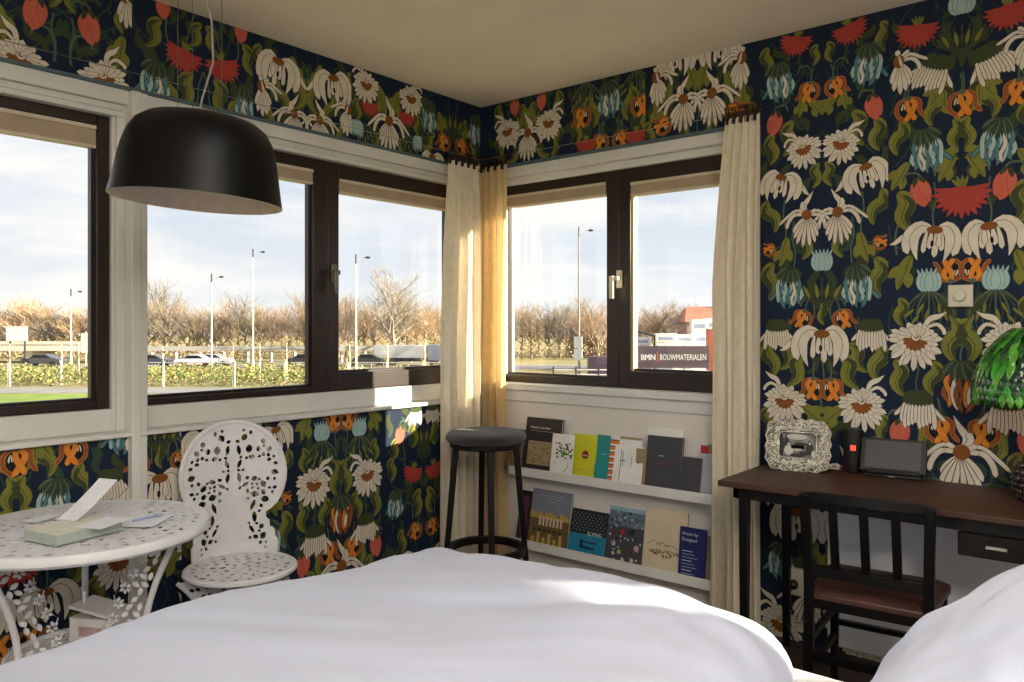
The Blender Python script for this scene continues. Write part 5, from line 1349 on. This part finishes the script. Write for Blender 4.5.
zr0, zr1 = z_(322, 112), z_(306, 112)
mb = MB(); mb.idx([(-4.4,-.4,zr0),(6.4,-.4,zr0),(6.4,7.4,zr0),(-4.4,7.4,zr0),(-3.4,3.5,zr1),(6.4,3.5,zr1)], [(0,1,5,4),(2,3,4,5),(0,4,3),(1,2,5),(3,2,1,0)], M_roof); rf_ = mb.build('roof', root, world=False)
mb = MB(); mb.box(1.0, 1.6, 3.0, 3.6, zr1-.5, zr1+.9, M_brick); mb.build('chimney', rf_, world=False)
root = thing('house', 'reddish house glimpsed behind the bare tree left of the mullion', 'house', far(588, 118, GZ), TH)
mb = MB(); mb.box(-3, 3, 0, 6, 0, z_(330, 118), M_brick); mb.build('house_wall', root, world=False)
mb = MB(); a_, b_ = z_(331, 118), z_(318, 118); mb.idx([(-3.3,-.3,a_),(3.3,-.3,a_),(3.3,6.3,a_),(-3.3,6.3,a_),(-3.3,3,b_),(3.3,3,b_)], [(0,1,5,4),(2,3,4,5),(0,4,3),(1,2,5),(3,2,1,0)], M_roof); mb.build('roof', root, world=False)
# yard gantry arm and fence posts
mb = MB(); p = far(635, 72, 0); q = far(655, 72, 0)
mb.tube([(p[0],p[1],S(0,330,72)), (q[0],q[1],S(0,336,72)), (q[0],q[1],GZ)], .16, M_dark, 6)
tag(mb.build('loading_arm', loc=(q[0],q[1],GZ)), 'dark steel arm rising beside the left end of the banner', 'machine')
root = thing('yard_gate', 'dark barred gate on the yard road left of the banner', 'gate', far(586, 62, GZ), TH)
mb = MB()
for k in range(3): mb.box(-2.6, 2.8, -.04, .04, .25+.38*k, .33+.38*k, M_lamp)
mb.build('gate_rails', root, world=False)
mb = MB()
for x in (-2.6, -.8, 1.0, 2.8): mb.box(x-.06, x+.06, -.06, .06, 0, 1.3, M_dark)
mb.build('gate_posts', root, world=False)
root = thing('parked_van', 'dark van parked by the yard gate next to the mullion', 'van', far(607, 66, GZ+.06), TH)
mb = MB(); pts = [(-1.6,.35),(-1.6,1.9),(.7,1.95),(1.3,1.2),(1.9,1.0),(1.95,.35)]; n = len(pts)
mb.idx([(x,-.85,z) for x, z in pts]+[(x,.85,z) for x, z in pts], [tuple(range(n)), tuple(range(2*n-1,n-1,-1))]+[(i, i+n, (i+1) % n+n, (i+1) % n) for i in range(n)], mat('van_paint', (70,54,74), .4)); vb_ = mb.build('van_body', root, world=False, bevel=.04)
mb = MB(); mb.box(.1, .9, -.87, .87, 1.25, 1.75, MATS['dark_car_glass']); mb.build('van_windows', vb_, world=False)
for x in (-1.1, 1.3):
    for y in (-.78, .78):
        mb = MB(); mb.lathe([(.001,-.1),(.34,-.1),(.34,.1),(.001,.1)], (x, y, .34), MATS['tyre_black'], 16, Matrix.Rotation(PI/2, 4, 'X')); mb.build('wheel', root, world=False)

# ================================================================== LIGHT
sun_dir = Vector((-1.8, -1.0, -math.tan(math.radians(15))*math.hypot(1.8, 1.0))).normalized()
sd = bpy.data.lights.new('low_sun', 'SUN'); sd.energy = 13.0; sd.angle = math.radians(.6); sd.color = (1.0, .85, .64)
so = bpy.data.objects.new('low_sun', sd); COL.objects.link(so); so.rotation_euler = sun_dir.to_track_quat('-Z', 'Y').to_euler(); so.location = (20, 10, 8)

wd = bpy.data.worlds.new('sky'); SC.world = wd; wd.use_nodes = True
nt = wd.node_tree; N = nt.nodes; L = nt.links; N.clear()
out = N.new('ShaderNodeOutputWorld'); bg = N.new('ShaderNodeBackground'); tc = N.new('ShaderNodeTexCoord')
sep = N.new('ShaderNodeSeparateXYZ'); L.new(tc.outputs['Generated'], sep.inputs[0])
gr = N.new('ShaderNodeValToRGB'); e = gr.color_ramp.elements
e[0].position = .0; e[0].color = (*lin((228,230,234)), 1); e[1].position = 1.0; e[1].color = (*lin((150,182,218)), 1)
k = gr.color_ramp.elements.new(.16); k.color = (*lin((214,221,234)), 1)
k = gr.color_ramp.elements.new(.42); k.color = (*lin((190,205,226)), 1)
L.new(sep.outputs['Z'], gr.inputs['Fac'])
mp = N.new('ShaderNodeMapping'); mp.inputs['Scale'].default_value = (1.6, 1.6, 7.0); L.new(tc.outputs['Generated'], mp.inputs['Vector'])
nz = N.new('ShaderNodeTexNoise'); nz.inputs['Scale'].default_value = 2.2; nz.inputs['Detail'].default_value = 7; nz.inputs['Roughness'].default_value = .55; L.new(mp.outputs[0], nz.inputs['Vector'])
cr = N.new('ShaderNodeValToRGB'); cr.color_ramp.elements[0].position = .42; cr.color_ramp.elements[1].position = .62; L.new(nz.outputs['Fac'], cr.inputs['Fac'])
mx = N.new('ShaderNodeMix'); mx.data_type = 'RGBA'; L.new(cr.outputs['Color'], mx.inputs[0]); L.new(gr.outputs['Color'], mx.inputs[6]); mx.inputs[7].default_value = (*lin((248,244,242)), 1)
L.new(mx.outputs[2], bg.inputs['Color']); bg.inputs['Strength'].default_value = .80; L.new(bg.outputs[0], out.inputs['Surface'])

# fill lamps added out of view to brighten the room, no fixtures
def area(name, loc, sx, sy, power, col, rot=(0,0,0)):
    a = bpy.data.lights.new(name, 'AREA'); a.shape = 'RECTANGLE'; a.size = sx; a.size_y = sy; a.energy = power; a.color = col
    o = bpy.data.objects.new(name, a); COL.objects.link(o); o.location = loc; o.rotation_euler = rot; return o
area('overhead_fill', (2.5, -2.5, 2.55), .9, .9, 6, (.93, .96, 1.0))  # added cool fill above the bed
area('rear_fill', (4.4, -4.3, 2.50), .8, .8, 42, (1.0, .90, .76))  # added warm fill from behind the camera

pl = bpy.data.lights.new('room_fill_point', 'POINT'); pl.energy = 26; pl.shadow_soft_size = .18; pl.color = (1.0, .945, .87)  # added unseen point lamp, general fill for walls and ceiling
po = bpy.data.objects.new('room_fill_point', pl); COL.objects.link(po); po.location = (3.75, -3.1, 2.05)
ul = bpy.data.lights.new('ceiling_fill_spot', 'SPOT'); ul.energy = 220; ul.spot_size = math.radians(150); ul.spot_blend = .6; ul.shadow_soft_size = .15; ul.color = (1.0, .92, .80)  # added unseen spot aimed upward to brighten the ceiling
uo = bpy.data.objects.new('ceiling_fill_spot', ul); COL.objects.link(uo); uo.location = (3.9, -3.3, 1.75); uo.rotation_euler = (PI, 0, 0)
# ================================================================== CAMERA
cd = bpy.data.cameras.new('camera'); cam = bpy.data.objects.new('camera', cd); COL.objects.link(cam)
cam.location = (CAM[0], CAM[1], CZ); cam.rotation_euler = (PI/2, 0, TH)
cd.sensor_width = 36; cd.sensor_fit = 'HORIZONTAL'; cd.lens = 36*FPX/1024.0
cd.shift_y = -(341.0-HY)/1024.0; cd.clip_start = .05; cd.clip_end = 1500
SC.camera = cam
SC.view_settings.view_transform = 'Standard'; SC.view_settings.look = 'None'; SC.view_settings.gamma = 1.0
SC.view_settings.use_curve_mapping = False; SC.view_settings.exposure = 0.60
